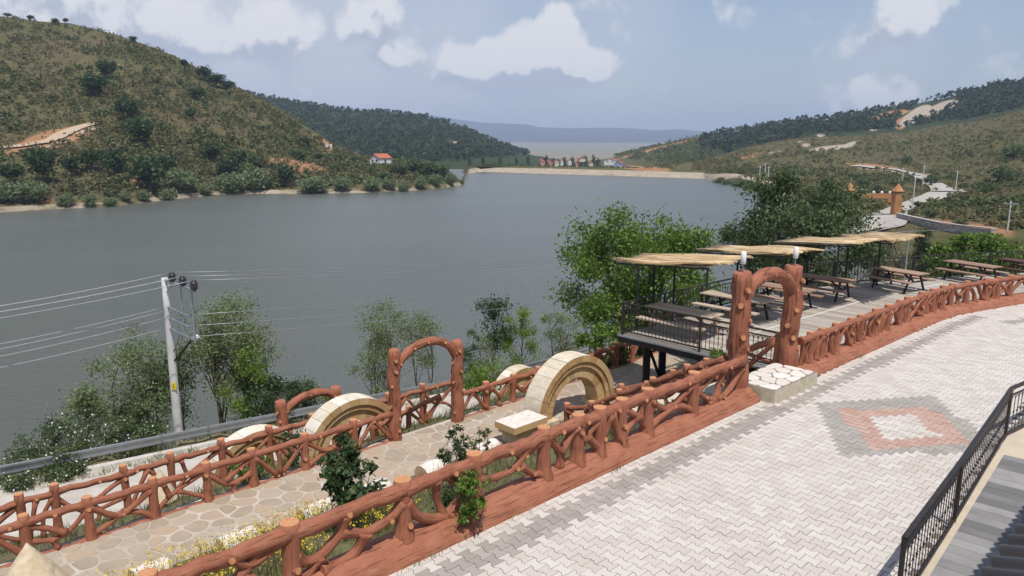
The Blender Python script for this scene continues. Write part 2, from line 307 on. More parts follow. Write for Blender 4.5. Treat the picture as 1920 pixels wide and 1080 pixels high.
# ------------------------------------------------------------------ mesh helpers
COL = scene.collection
def tag(o, label=None, cat=None, group=None, kind=None):
    for k, v in (('label', label), ('category', cat), ('group', group), ('kind', kind)):
        if v: o[k] = v
    return o
def link(name, me, mats, parent=None):
    if me is not None and mats is not None:
        for q in ([mats] if isinstance(mats, str) else mats):
            me.materials.append(MATS[q])
    o = bpy.data.objects.new(name, me); COL.objects.link(o)
    if parent is not None: o.parent = parent
    return o
def thing(name, loc, label, cat, group=None, rz=0.0):
    o = bpy.data.objects.new(name, None); o.empty_display_size = 0.2; COL.objects.link(o)
    o.location = loc; o.rotation_euler = (0, 0, rz); o['base'] = [float(q) for q in loc]
    del o['base']
    return tag(o, label, cat, group)
def copy_tree(o, parent=None):
    c = o.copy(); COL.objects.link(c); c.parent = parent
    for ch in list(o.children): copy_tree(ch, c)
    return c
class MB:
    def __init__(s, origin=(0, 0, 0)):
        s.v = []; s.f = []; s.mi = []; s.uv = {}; s.sm = []; s.o = Vector(origin)
    def add(s, vs, fs, mi=0, smooth=False, uvs=None):
        b = len(s.v); s.v += [tuple(Vector(q) - s.o) for q in vs]
        for k, f in enumerate(fs):
            if uvs is not None: s.uv[len(s.f)] = uvs[k]
            s.f.append([b + i for i in f]); s.mi.append(mi if isinstance(mi, int) else mi[k]); s.sm.append(smooth)
    def box(s, c, size, rot=None, mi=0):
        x, y, z = (q / 2 for q in size); c = Vector(c)
        vs = [Vector((a * x, b * y, d * z)) for a in (-1, 1) for b in (-1, 1) for d in (-1, 1)]
        if rot is not None: vs = [rot @ q for q in vs]
        s.add([c + q for q in vs], [(0, 1, 3, 2), (4, 6, 7, 5), (0, 4, 5, 1), (2, 3, 7, 6), (0, 2, 6, 4), (1, 5, 7, 3)], mi)
    def bar(s, a, b, w, h=None, mi=0, up=Vector((0, 0, 1))):
        a, b = Vector(a), Vector(b); d = (b - a); L = d.length
        if L < 1e-6: return
        d = d / L; x = d.cross(up)
        if x.length < 1e-3: x = Vector((1, 0, 0))
        x.normalize(); y = x.cross(d); h = w if h is None else h
        rot = Matrix((x, d, y)).transposed()
        s.box((a + b) / 2, (w, L, h), rot, mi)
    def prism(s, poly, z0, z1, mi=0, mtop=None, bev=0.0):
        """poly: list of xy points, counter-clockwise"""
        n = len(poly)
        if bev:
            cx = sum(q[0] for q in poly) / n; cy = sum(q[1] for q in poly) / n
            ins = []
            for q in poly:
                d = Vector((cx - q[0], cy - q[1])); L = max(d.length, 1e-6); ins.append((q[0] + d.x / L * bev, q[1] + d.y / L * bev))
            vs = [(q[0], q[1], z0) for q in poly] + [(q[0], q[1], z1 - bev * 0.7) for q in poly] + [(q[0], q[1], z1) for q in ins]
            fs = [(i, (i + 1) % n, n + (i + 1) % n, n + i) for i in range(n)] + [(n + i, n + (i + 1) % n, 2 * n + (i + 1) % n, 2 * n + i) for i in range(n)] + [tuple(range(2 * n, 3 * n))]
            s.add(vs, fs, [mi] * n + [mi if mtop is None else mtop] * (n + 1))
        else:
            vs = [(q[0], q[1], z0) for q in poly] + [(q[0], q[1], z1) for q in poly]
            fs = [(i, (i + 1) % n, n + (i + 1) % n, n + i) for i in range(n)] + [tuple(range(n, 2 * n)), tuple(range(n))[::-1]]
            s.add(vs, fs, [mi] * n + [mi if mtop is None else mtop, mi])
    def tube(s, pts, rad, seg=8, mi=0, cap=None, wob=0.0, ws=4.0, uv=True, smooth=True, groove=0.0, gn=6):
        pts = [Vector(q) for q in pts]; n = len(pts)
        rad = [rad] * n if isinstance(rad, (int, float)) else rad
        vs = []; L = 0.0; Ls = []
        ref = None
        for i, q in enumerate(pts):
            d = (pts[min(i + 1, n - 1)] - pts[max(i - 1, 0)])
            d = d.normalized() if d.length > 1e-9 else Vector((0, 0, 1))
            if ref is None: ref = d.orthogonal().normalized()
            x = (ref - d * ref.dot(d)); x = x.normalized() if x.length > 1e-4 else d.orthogonal().normalized(); ref = x
            y = d.cross(x)
            if i: L += (q - pts[i - 1]).length
            Ls.append(L)
            for k in range(seg):
                a = 2 * math.pi * k / seg; dr = x * math.cos(a) + y * math.sin(a); r = rad[i]
                if wob: r *= 1 + wob * mnoise.noise((q + dr * r) * ws)
                if groove: r *= 1 - groove * abs(math.sin(a * gn + 0.9 * mnoise.noise(q * 2.0 + dr))) ** 6
                vs.append(q + dr * r)
        fs = []; uvs = []
        for i in range(n - 1):
            for k in range(seg):
                k2 = (k + 1) % seg
                fs.append((i * seg + k, i * seg + k2, (i + 1) * seg + k2, (i + 1) * seg + k))
                u0, u1 = k / seg, (k + 1) / seg; r0 = 6.283 * rad[i]
                uvs.append(((u0, Ls[i]), (u1, Ls[i]), (u1, Ls[i + 1]), (u0, Ls[i + 1])))
        s.add(vs, fs, mi, smooth, uvs if uv else None)
        b = len(s.v) - len(vs); mc = mi if cap is None else cap
        s.f.append([b + k for k in range(seg)][::-1]); s.mi.append(mc); s.sm.append(False)
        s.f.append([b + (n - 1) * seg + k for k in range(seg)]); s.mi.append(mc); s.sm.append(False)
    def mesh(s, name):
        me = bpy.data.meshes.new(name); me.from_pydata(s.v, [], s.f)
        me.polygons.foreach_set('material_index', s.mi); me.polygons.foreach_set('use_smooth', s.sm)
        if s.uv:
            lay = me.uv_layers.new(name='UVMap'); arr = np.zeros(len(me.loops) * 2, dtype=np.float32); li = 0
            for i, f in enumerate(s.f):
                q = s.uv.get(i)
                if q:
                    for j in range(len(f)): arr[2 * (li + j)] = q[j][0]; arr[2 * (li + j) + 1] = q[j][1]
                li += len(f)
            lay.data.foreach_set('uv', arr)
        me.update(); return me
    def build(s, name, mats, parent=None):
        return link(name, s.mesh(name), mats, parent)
def part(name, mats, parent, *fns, origin=None):
    b = MB(origin if origin is not None else (parent.location if parent is not None else (0, 0, 0)))
    for fn in fns: fn(b)
    return b.build(name, mats, parent)
def curve(pts, n=6):
    """Catmull-Rom through pts"""
    pts = [Vector(q) for q in pts]
    if len(pts) == 2: return [pts[0].lerp(pts[1], i / n) for i in range(n + 1)]
    P = [pts[0] * 2 - pts[1]] + pts + [pts[-1] * 2 - pts[-2]]; out = []
    for i in range(1, len(P) - 2):
        for k in range(n):
            t = k / n; a, b, c, d = P[i - 1], P[i], P[i + 1], P[i + 2]
            out.append(0.5 * ((2 * b) + (c - a) * t + (2 * a - 5 * b + 4 * c - d) * t * t + (3 * b - a - 3 * c + d) * t ** 3))
    return out + [pts[-1]]
def fast_quads(name, V, mi=None):
    """V: (n,4,3) array of quads"""
    n = len(V); me = bpy.data.meshes.new(name)
    me.vertices.add(4 * n); me.vertices.foreach_set('co', np.ascontiguousarray(V, dtype=np.float32).ravel())
    me.loops.add(4 * n); me.loops.foreach_set('vertex_index', np.arange(4 * n, dtype=np.int32))
    me.polygons.add(n); me.polygons.foreach_set('loop_start', np.arange(0, 4 * n, 4, dtype=np.int32))
    if mi is not None: me.polygons.foreach_set('material_index', np.asarray(mi, dtype=np.int32))
    me.update(calc_edges=True); return me
def leaf_quads(C, size, aspect=0.55, up=0.0, rng=RNG, droop=0.0):
    n = len(C); size = np.asarray(size) * np.ones(n)
    a = rng.normal(size=(n, 3)); a[:, 2] -= droop; a /= np.linalg.norm(a, axis=1)[:, None]
    b = rng.normal(size=(n, 3)); b -= a * (a * b).sum(1)[:, None]; b /= np.linalg.norm(b, axis=1)[:, None]
    a = a * size[:, None] * 0.5; b = b * (size * aspect)[:, None] * 0.5
    return np.stack([C - a, C + b, C + a, C - b], axis=1)
def fbm2(X, Y, octv=5, seed=0):
    def vn(x, y, sd):
        xi = np.floor(x).astype(np.int64); yi = np.floor(y).astype(np.int64); xf = x - xi; yf = y - yi
        def h(i, j):
            k = (i * 374761393 + j * 668265263 + sd * 982451653) & 0x7fffffff
            k = ((k ^ (k >> 13)) * 1274126177) & 0x7fffffff
            return ((k ^ (k >> 16)) & 0xffff) / 65535.0
        u = xf * xf * (3 - 2 * xf); v = yf * yf * (3 - 2 * yf)
        return (h(xi, yi) * (1 - u) + h(xi + 1, yi) * u) * (1 - v) + (h(xi, yi + 1) * (1 - u) + h(xi + 1, yi + 1) * u) * v
    r = np.zeros_like(X, dtype=float); amp = 1.0; tot = 0
    for o in range(octv):
        r += amp * (vn(X * 2 ** o, Y * 2 ** o, seed + o) - 0.5); tot += amp; amp *= 0.5
    return r / tot * 2

# ------------------------------------------------------------------ far terrain: one sheet, lake bed to mountains
LZ = -11.0                                          # lake level
def slope(y):
    v = (540 - y) / FPX; return (-math.sin(PITCH) + v * math.cos(PITCH)) / (math.cos(PITCH) + v * math.sin(PITCH))
def shoreD(y): return (LZ - CZ) / slope(y)
def y_of(zs): # pixel row for slope zs
    return 540 - FPX * math.tan(math.atan(zs) + PITCH)
def node(rows):
    """rows (photo x, distance, photo y) or (photo x, distance, None, z) -> arrays tan(azimuth), D, z"""
    A, Ds, Zs = [], [], []
    for r in rows:
        if r[2] is None: z = r[3]; y = y_of((z - CZ) / r[1])
        else: y = r[2]; z = CZ + r[1] * slope(y)
        v = (540 - y) / FPX; A.append((r[0] - 960) / FPX / (math.cos(PITCH) + v * math.sin(PITCH))); Ds.append(r[1]); Zs.append(z)
    return np.array(A), np.array(Ds, float), np.array(Zs, float)
SHORE = [(-900, 440), (-300, 412), (0, 398), (100, 392), (200, 388), (300, 376), (400, 366), (480, 363), (560, 363), (640, 362), (720, 360), (800, 356),
         (850, 350), (868, 346), (878, 326), (900, 322), (1000, 325), (1100, 328), (1200, 331), (1320, 335), (1345, 342), (1400, 352), (1440, 362), (1500, 380), (1560, 402), (1610, 430)]
GR = [(1670, 110, 440), (1760, 95, 446), (1840, 80, 455), (1920, 70, 466), (2100, 62, 480), (2700, 50, 500)]
shore = [(x, shoreD(y), None, LZ + 0.1) for x, y in SHORE] + GR
toe = [(x, shoreD(y) - 9, None, LZ - 1.6) for x, y in SHORE] + [(x, 62 if x < 2000 else 48, None, -5.6) for x, _, _ in GR]
near = [(x, 34, None, -17) for x in (-900, 0, 900, 1560)] + [(1680, 36, None, -6.0), (1760, 36, None, -4.6), (1920, 34, None, -3.2), (2700, 26, None, -2.5)]
bank = [(x, shoreD(y) + 4, None, LZ + 1.7) for x, y in SHORE if x < 870] + [(878, shoreD(326) + 14, None, -8.2), (900, shoreD(322) + 12, None, -8.0), (1000, shoreD(325) + 12, None, -7.6), (1200, shoreD(331) + 12, None, -7.4), (1320, shoreD(335) + 10, None, -7.6),
        (1400, shoreD(352) + 8, None, -8.4), (1440, shoreD(362) + 8, None, -8.4), (1500, shoreD(380) + 8, None, -8.6), (1560, shoreD(402) + 8, None, -8.6), (1620, 160, 396), (1680, 145, 405), (1760, 130, 411), (1840, 110, 424), (1920, 96, 438), (2100, 85, 450), (2700, 65, 470)]
mid = [(-900, 230, 250), (-300, 250, 240), (0, 262, 232), (100, 265, 220), (200, 268, 228), (300, 272, 232), (400, 278, 244), (480, 284, 266), (560, 292, 294), (640, 298, 314), (700, 302, 315), (760, 305, 318), (820, 310, 331), (850, 305, 339), (866, 300, 343),
       (878, 428, 314), (900, 434, 312), (1000, 426, 314), (1100, 416, 317), (1200, 404, 320), (1320, 400, 320), (1400, 345, 322), (1480, 322, 326), (1560, 300, 330), (1640, 285, 332), (1720, 275, 338), (1800, 255, 345), (1860, 235, 350), (1920, 215, 356), (2100, 190, 380), (2700, 150, 400)]
ridge1 = [(-900, 380, -90), (-300, 420, -20), (0, 430, 30), (60, 430, 38), (130, 430, 43), (200, 430, 61), (250, 428, 76), (300, 424, 93), (350, 418, 116), (400, 408, 143), (440, 400, 162), (480, 392, 181), (520, 386, 202), (560, 380, 227), (600, 375, 252), (640, 368, 277), (670, 362, 290), (710, 352, 300), (760, 345, 305), (820, 335, 315), (850, 320, 336), (866, 306, 342),
          (878, 440, 313), (900, 446, 311), (1000, 438, 313), (1100, 428, 316), (1200, 418, 318), (1260, 430, 312), (1320, 470, 301), (1400, 520, 278), (1440, 530, 268), (1500, 545, 259), (1560, 560, 256), (1640, 560, 252), (1720, 560, 245), (1800, 540, 232), (1860, 520, 221), (1920, 500, 207), (2100, 450, 170), (2700, 340, 80)]
back1 = [(-900, 600, None, 20), (300, 600, None, 10), (640, 600, None, -16), (870, 520, None, -20), (1000, 520, None, -20), (1200, 520, None, -14), (1320, 620, 299), (1400, 640, 280), (1500, 650, 262), (1640, 660, 254), (1800, 650, 235), (1920, 620, 212), (2100, 570, 175), (2700, 450, 90)]
ridge2 = [(-900, 1100, 140), (0, 1100, 150), (300, 1100, 158), (440, 1100, 166), (480, 1100, 180), (540, 1100, 190), (600, 1100, 199), (640, 1100, 207), (680, 1100, 210), (720, 1100, 212), (760, 1100, 215), (800, 1090, 221), (840, 1080, 231), (880, 1070, 246), (920, 1050, 264), (960, 1030, 281), (1000, 1000, 292), (1030, 950, 298), (1075, 850, 304), (1110, 850, 303), (1140, 880, 298),
          (1180, 900, 287), (1240, 900, 271), (1300, 900, 259), (1340, 900, 253), (1400, 900, 245), (1440, 900, 238), (1500, 900, 230), (1560, 900, 225), (1600, 900, 216), (1640, 900, 209), (1700, 900, 197), (1760, 900, 186), (1820, 890, 171), (1880, 880, 159), (1920, 870, 153), (2100, 820, 122), (2700, 650, 50)]
back2 = [(x, 1500, None, -34) for x in (-900, 900, 1100, 2700)]
plain = [(x, 3600, None, -34) for x in (-900, 900, 2700)]
foot = [(x, 6000, 268) for x in (-900, 800, 1400, 2700)]
mount = [(-900, 8000, 190), (700, 8000, 205), (800, 8000, 214), (860, 8000, 224), (900, 8000, 229), (960, 8000, 232), (990, 8000, 233), (1010, 8000, 238), (1060, 8000, 240), (1130, 8000, 239), (1180, 8000, 240), (1230, 8000, 244), (1270, 8000, 242), (1330, 8000, 247), (1400, 8000, 250), (1500, 8000, 250), (2700, 8000, 240)]
behind = [(x, 8900, None, -30) for x in (-900, 2700)]
NODES = [node(q) for q in (near, toe, shore, bank, mid, ridge1, back1, ridge2, back2, plain, foot, mount, behind)]
SUB = [8, 5, 6, 34, 52, 14, 40, 10, 12, 10, 14, 3]
NA = 900; AV = np.linspace(-1.12, 1.16, NA)
rowsD, rowsZ, rowsK = [], [], []
ND = [(np.interp(AV, a, d), np.interp(AV, a, z)) for a, d, z in NODES]
for k in range(len(SUB)):
    for j in range(SUB[k]):
        f = j / SUB[k]; rowsD.append(ND[k][0] * (1 - f) + ND[k + 1][0] * f); rowsZ.append(ND[k][1] * (1 - f) + ND[k + 1][1] * f); rowsK.append(k + f)
rowsD.append(ND[-1][0]); rowsZ.append(ND[-1][1]); rowsK.append(float(len(SUB)))
TD = np.array(rowsD); TZ = np.array(rowsZ); TK = np.array(rowsK)
for _ in range(3):                                   # round the kinks along each line of sight, not at the water's edge
    sm = TZ.copy(); sm[1:-1] = 0.25 * TZ[:-2] + 0.5 * TZ[1:-1] + 0.25 * TZ[2:]
    w = np.clip((TK - 3.2) / 1.0, 0, 1)[:, None] * (np.abs(TK - 5) > 0.03)[:, None] * (np.abs(TK - 7) > 0.03)[:, None] * (np.abs(TK - 11) > 0.05)[:, None]
    TZ = TZ * (1 - w) + sm * w
TX = AV[None, :] * TD; TY = TD
amp = np.interp(TK, [0, 1.9, 2.2, 3, 3.6, 4, 4.7, 5, 6, 6.8, 7, 8, 9, 10, 10.6, 11, 12], [0, 0, .25, .5, 1.6, 2.2, 1.6, .7, 3, 4, 1.6, 1, 1, 3, 30, 6, 3])
flat = np.interp(AV, [-1, -0.075, -0.062, 0.20, 0.27], [1, 1, 0.12, 0.12, 1.0])      # the dam is built smooth
ampg = amp[:, None] * np.where((TK < 5.05)[:, None], flat[None, :], 1.0)
nz = fbm2(TX / 26.0, TY / 26.0, 5, 3) * 0.8 + fbm2(TX / 90.0, TY / 90.0, 3, 9) * 0.9
nz = np.where((TK > 9.5)[:, None], fbm2(TX / 900.0, TY / 1400.0, 5, 5), nz)
TZ = TZ + ampg * nz
def terrain_col(a):
    j = int(np.clip(np.searchsorted(AV, a) - 1, 0, NA - 2)); f = (a - AV[j]) / (AV[1] - AV[0])
    return TD[:, j] * (1 - f) + TD[:, j + 1] * f, TZ[:, j] * (1 - f) + TZ[:, j + 1] * f
def ground_at(X, Y):
    D, Zc = terrain_col(X / Y); return float(np.interp(Y, D, Zc))
def hit(x, y, dmin=0.0):
    """first point of the far terrain behind photo pixel (x, y)"""
    v = (540 - y) / FPX; a = (x - 960) / FPX / (math.cos(PITCH) + v * math.sin(PITCH)); sl = slope(y)
    D, Zc = terrain_col(a); g = Zc - (CZ + D * sl)
    idx = np.where((g >= 0) & (D > dmin) & (TK > 1.5))[0]
    if len(idx) == 0:
        i = int(np.argmax(np.where(D > dmin, (Zc - CZ) / D, -9))) ; dd = D[i]
    else:
        i = idx[0]; dd = D[i] if i == 0 or g[i - 1] >= 0 else D[i - 1] + (D[i] - D[i - 1]) * (-g[i - 1]) / (g[i] - g[i - 1])
    return Vector((a * dd, dd, float(np.interp(dd, D, Zc))))
# ground cover masks: bare soil, pale rock, forest, given as ellipses (photo x, y, rx, ry, turn, amount)
BARE = [(95, 262, 105, 20, -16, 1), (60, 216, 60, 9, 0, .6), (120, 205, 40, 8, 10, .5), (560, 312, 80, 13, 9, 1), (500, 325, 60, 8, 0, .6), (600, 268, 42, 15, 32, .9), (230, 122, 26, 3, 5, .8), (190, 103, 22, 3, 0, .7), (280, 340, 70, 7, 0, .7), (620, 335, 60, 8, 0, .6),
        (1665, 216, 42, 6, -12, 1.5), (1690, 231, 14, 10, -40, 1.5), (1245, 276, 105, 3.2, -14, 1.1), (1210, 316, 62, 4.5, 4, 1.1), (1640, 312, 64, 5, 6, 1), (1735, 331, 16, 8, 0, .9), (1820, 428, 110, 13, 9, .95), (1700, 400, 60, 7, 0, .5), (1410, 292, 34, 7, -16, .7), (1760, 350, 20, 8, 0, .6), (1880, 250, 20, 4, 0, .4), (1430, 330, 50, 5, 0, .5), (640, 282, 25, 5, 25, .8)]
PALE = [(1718, 216, 34, 12, -30, 1.2), (1762, 204, 36, 10, -24, 1.2), (1700, 226, 18, 8, -40, 1.1), (1560, 277, 46, 5, -6, 1), (1590, 272, 22, 4, -20, 1), (1512, 272, 12, 4, 0, .9), (1372, 262, 22, 3, -12, .9), (1540, 254, 10, 4, 0, .9), (1640, 244, 12, 3, 0, .8), (1445, 288, 60, 5, -18, .6), (1360, 330, 40, 5, 0, 1), (1420, 338, 50, 4, 12, .9), (1770, 200, 30, 6, -30, .9), (1840, 182, 14, 2, 0, .9), (1890, 178, 10, 2, 0, .8),
        (690, 226, 22, 4, 10, .5), (760, 238, 60, 6, 8, .5), (720, 215, 50, 4, 4, .5), (850, 267, 12, 4, 0, .9), (160, 245, 30, 4, -14, .8), (110, 268, 40, 4, -18, .8), (500, 360, 40, 5, 0, .9), (660, 361, 70, 4, 0, .8), (340, 118, 10, 6, 30, .6), (615, 275, 14, 6, 30, .8), (1500, 266, 10, 3, 0, .6), (1230, 300, 14, 4, 20, .5)]
BARE = [(*q[:5], q[5] * .90) for q in BARE]
aa = TY * math.cos(PITCH) - (TZ - CZ) * math.sin(PITCH); PXX = 960 + FPX * TX / aa; PYY = 540 - FPX * (TY * math.sin(PITCH) + (TZ - CZ) * math.cos(PITCH)) / aa
def ell(lst):
    m = np.zeros_like(PXX)
    for x, y, rx, ry, an, w in lst:
        c, s = math.cos(R(an)), math.sin(R(an)); dx = PXX - x; dy = PYY - y
        q = ((dx * c + dy * s) / rx) ** 2 + ((-dx * s + dy * c) / ry) ** 2
        m = np.maximum(m, w * np.clip(1.12 - 0.62 * q, 0, 1))
    return m
ROADS = {'gateway_road': [(1600, 462), (1640, 442), (1655, 420), (1664, 404), (1690, 391), (1722, 379), (1755, 369), (1780, 362)], 'hill_road': [(1780, 362), (1768, 354), (1745, 343), (1722, 330), (1690, 322), (1640, 316), (1600, 312)], 'hill_track': [(-20, 278), (50, 274), (90, 266), (120, 252), (150, 240), (185, 233)]}
for nm, ln in ROADS.items():
    rr_ = {'gateway_road': 16, 'hill_road': 11, 'hill_track': 6}[nm]
    for (x0, y0), (x1, y1) in zip(ln, ln[1:]): PALE += [(x0 + (x1 - x0) * f, y0 + (y1 - y0) * f, rr_, rr_ * .42, 0, 0.8) for f in (0, .33, .67)]
bare = ell(BARE); pale = ell(PALE); forest = np.zeros_like(PXX)
bandK = lambda a, b: ((TK >= a) & (TK < b))[:, None]
bare = np.maximum(bare, 0.52 * (bandK(1.8, 3.04) & (AV[None, :] < -0.07)))
pale = np.maximum(pale, 0.62 * (bandK(1.8, 2.7) & (AV[None, :] < -0.07)))
pale = np.maximum(pale, 0.80 * (bandK(1.5, 2.75) & (AV[None, :] > -0.07) & (AV[None, :] < 0.29)))
bare = np.maximum(bare, 0.42 * (bandK(2.85, 4.6) & (AV[None, :] > -0.07) & (AV[None, :] < 0.20)))
forest = np.maximum(forest, 1.0 * bandK(5.9, 7.6) * np.where(AV[None, :] < 0.12, 1.0, 0.0))
forest = np.maximum(forest, 0.95 * bandK(6.0, 7.6) * np.clip((AV[None, :] - 0.14) / 0.14, 0, 1))
me = bpy.data.meshes.new('hills')
nr = TD.shape[0]; co = np.stack([TX, TY, TZ], axis=2).reshape(-1, 3)
ii = np.arange(nr * NA).reshape(nr, NA); q = np.stack([ii[:-1, :-1], ii[:-1, 1:], ii[1:, 1:], ii[1:, :-1]], axis=2).reshape(-1, 4)
me.vertices.add(len(co)); me.vertices.foreach_set('co', co.astype(np.float32).ravel())
me.loops.add(q.size); me.loops.foreach_set('vertex_index', q.astype(np.int32).ravel())
me.polygons.add(len(q)); me.polygons.foreach_set('loop_start', np.arange(0, q.size, 4, dtype=np.int32))
me.polygons.foreach_set('use_smooth', np.ones(len(q), dtype=bool))
rk = np.repeat(TK[:-1], NA - 1); me.polygons.foreach_set('material_index', np.where(rk < 7.9, 0, np.where(rk < 10, 1, 2)).astype(np.int32))
me.update(calc_edges=True)
at_ = me.color_attributes.new('cover', 'FLOAT_COLOR', 'POINT'); cc = np.stack([bare, pale, forest, np.ones_like(bare)], axis=2).reshape(-1, 4)
at_.data.foreach_set('color', cc.astype(np.float32).ravel())
hills = link('terrain', me, ['hillside', 'plain', 'mountain']); hills['kind'] = 'structure'
me = bpy.data.meshes.new('lake'); me.from_pydata([(-520, 20, LZ), (-60, 6, LZ), (330, 60, LZ), (330, 470, LZ), (-520, 470, LZ)], [], [(0, 1, 2, 3, 4)])
lake = link('lake', me, 'water'); lake['kind'] = 'structure'
hb = MB(); hb.box((0, 0, 130), (21000, 20000, 420)); hz = hb.build('haze', 'haze_air'); hz['kind'] = 'stuff'

# ------------------------------------------------------------------ far vegetation
def bush_quads(n, seed, form='round', leaf=0.16):
    """unit-height clump of leaf faces standing on the origin"""
    r = np.random.default_rng(seed); C = []
    k = max(5, n // 14); cl = r.normal(size=(k, 3)); cl /= np.linalg.norm(cl, axis=1)[:, None]; cl *= (r.random((k, 1)) ** 0.33)
    if form == 'round': cl = cl * [0.42, 0.42, 0.36] + [0, 0, 0.52]
    elif form == 'tree': cl = cl * [0.34, 0.34, 0.32] + [0, 0, 0.62]
    elif form == 'column': cl = cl * [0.15, 0.15, 0.46] + [0, 0, 0.52]
    elif form == 'cone':
        h = r.random(k) ** 1.5; an = r.random(k) * 6.28; cl = np.stack([np.cos(an) * 0.28 * (1 - h), np.sin(an) * 0.28 * (1 - h), 0.1 + 0.88 * h], axis=1)
    elif form == 'mound': cl = cl * [0.75, 0.75, 0.45] + [0, 0, 0.42]
    C = cl[r.integers(0, k, n)] + r.normal(size=(n, 3)) * 0.075
    C[:, 2] = np.clip(C[:, 2], 0.02, 1.05)
    return leaf_quads(C, leaf * (0.6 + 0.8 * r.random(n)), 0.7, rng=r)
VAR = {}
for kind, form, mt, n, lf in (('willow', 'round', 'leaf_willow', 1500, .085), ('darktree', 'tree', 'leaf_dark', 900, .095), ('greentree', 'tree', 'leaf_olive', 900, .095), ('conifer', 'cone', 'leaf_dark', 320, .12), ('poplar', 'column', 'leaf_forest', 240, .12), ('greenbush', 'round', 'leaf_olive', 800, .095)):
    VAR[kind] = []
    for v in range(3):
        mc = fast_quads('crown', bush_quads(n, 100 + v + 7 * len(VAR), form, lf)); mc.materials.append(MATS[mt])
        b = MB(); b.tube([(0, 0, -0.06), (0.01, 0, 0.25), (0, 0.01, 0.6)], [0.035, 0.028, 0.012], 6, uv=False)
        for a in (0.4, 2.6, 4.6): b.tube([(0, 0, 0.28), (0.16 * math.cos(a), 0.16 * math.sin(a), 0.56)], [0.018, 0.006], 5, uv=False)
        mtk = b.mesh('trunk'); mtk.materials.append(MATS['trunk']); VAR[kind].append((mc, mtk))
def far_tree(name, kind, x, y, hpx, wpx, label, group, k=[0]):
    p = hit(x, y); k[0] += 1; sc = p.y / FPX * 1.02
    o = thing(name, p - Vector((0, 0, 0.15)), label, 'bush' if 'bush' in name else 'tree', group, rz=k[0] * 1.7)
    mc, mtk = VAR[kind][k[0] % 3]
    base_w = {'column': 0.36}.get(kind, 0.9 if kind in ('willow', 'greenbush') else (0.62 if kind == 'conifer' else (0.36 if kind == 'poplar' else 0.78)))
    o.scale = (wpx * sc / base_w, wpx * sc / base_w, hpx * sc)
    c = bpy.data.objects.new('crown', mc); COL.objects.link(c); c.parent = o
    c = bpy.data.objects.new('trunk', mtk); COL.objects.link(c); c.parent = o
    return o
ORD = ['first', 'second', 'third', 'fourth', 'fifth', 'sixth', 'seventh', 'eighth', 'ninth', 'tenth', 'eleventh', 'twelfth', 'thirteenth', 'fourteenth', 'fifteenth', 'sixteenth', 'seventeenth', 'eighteenth', 'nineteenth', 'twentieth', 'twenty-first', 'twenty-second', 'twenty-third', 'twenty-fourth', 'twenty-fifth', 'twenty-sixth', 'twenty-seventh', 'twenty-eighth', 'twenty-ninth', 'thirtieth']
WILLOWS = sorted([(8, 381, 44, 46), (55, 379, 44, 56), (126, 386, 26, 32), (168, 388, 26, 26), (208, 388, 20, 26), (236, 378, 20, 24), (270, 377, 22, 26), (318, 378, 26, 32), (338, 358, 44, 62), (388, 367, 26, 30), (436, 362, 40, 52), (480, 358, 48, 48), (590, 363, 34, 56), (643, 358, 28, 32), (697, 358, 28, 32), (731, 356, 24, 26), (758, 361, 22, 24), (790, 354, 24, 24), (818, 350, 26, 24), (845, 347, 24, 20), (866, 347, 12, 11)])
for i, (x, y, h, w) in enumerate(WILLOWS):
    far_tree('shore_bush', 'willow', x, y, h, w, 'rounded grey-green bush at the far waterline, %s from the left' % ORD[i], 'willow bushes along the far shore')
DARK = sorted([(180, 180, 40, 52), (203, 146, 32, 36), (243, 226, 44, 44), (262, 272, 50, 56), (370, 186, 22, 32), (385, 152, 26, 30), (405, 163, 24, 36), (430, 170, 18, 24), (357, 224, 22, 20), (105, 46, 11, 15), (123, 43, 9, 10), (58, 38, 9, 12), (15, 32, 8, 14), (250, 80, 12, 14), (345, 126, 14, 14), (82, 345, 68, 52), (22, 345, 40, 44), (135, 330, 40, 40), (172, 322, 42, 44), (215, 338, 60, 44), (282, 362, 72, 62), (395, 300, 34, 36), (430, 335, 44, 40), (538, 350, 42, 34), (570, 275, 18, 24), (310, 330, 40, 40), (60, 300, 24, 40)])
for i, (x, y, h, w) in enumerate(DARK):
    far_tree('hillside_tree', 'darktree', x, y, h, w, 'dark green tree on the left scrub hillside, %s from the left' % ORD[i], 'dark trees on the left hillside')
GREEN = sorted([(748, 332, 28, 30), (775, 328, 30, 36), (800, 335, 32, 36), (825, 338, 30, 34), (722, 340, 18, 26), (690, 326, 14, 20), (560, 298, 18, 30), (600, 300, 14, 28), (640, 302, 14, 30), (665, 304, 12, 26), (450, 305, 26, 34), (480, 318, 26, 32), (835, 320, 12, 20)])
for i, (x, y, h, w) in enumerate(GREEN):
    far_tree('peninsula_tree', 'greentree', x, y, h, w, 'mid green bushy tree on the left peninsula, %s from the left' % ORD[i], 'bushy trees on the left peninsula')
for i, (x, y, h, w) in enumerate([(737, 305, 18, 9), (750, 306, 20, 10), (762, 305, 18, 9), (773, 306, 19, 10), (785, 307, 16, 8)]):
    far_tree('conifer', 'conifer', x, y, h, w, 'small dark conifer right of the white lakeside house, %s in its row' % ORD[i], 'conifers beside the white house')
for i, x in enumerate([880, 905, 938, 968, 990, 1024, 1038, 1058, 1073, 1090, 1098, 1112, 1121]):
    p = hit(x, 312, 380); h = 14 + (i * 7) % 6
    far_tree('poplar_tree', 'poplar', x, 311, h, 6, 'slim dark poplar behind the dam, %s from the left' % ORD[i], 'poplars behind the dam')
RSH = sorted([(1345, 348, 12, 18), (1362, 352, 14, 20), (1380, 356, 14, 22), (1400, 358, 13, 20), (1420, 361, 12, 20), (1352, 341, 10, 14), (1392, 348, 10, 16)])
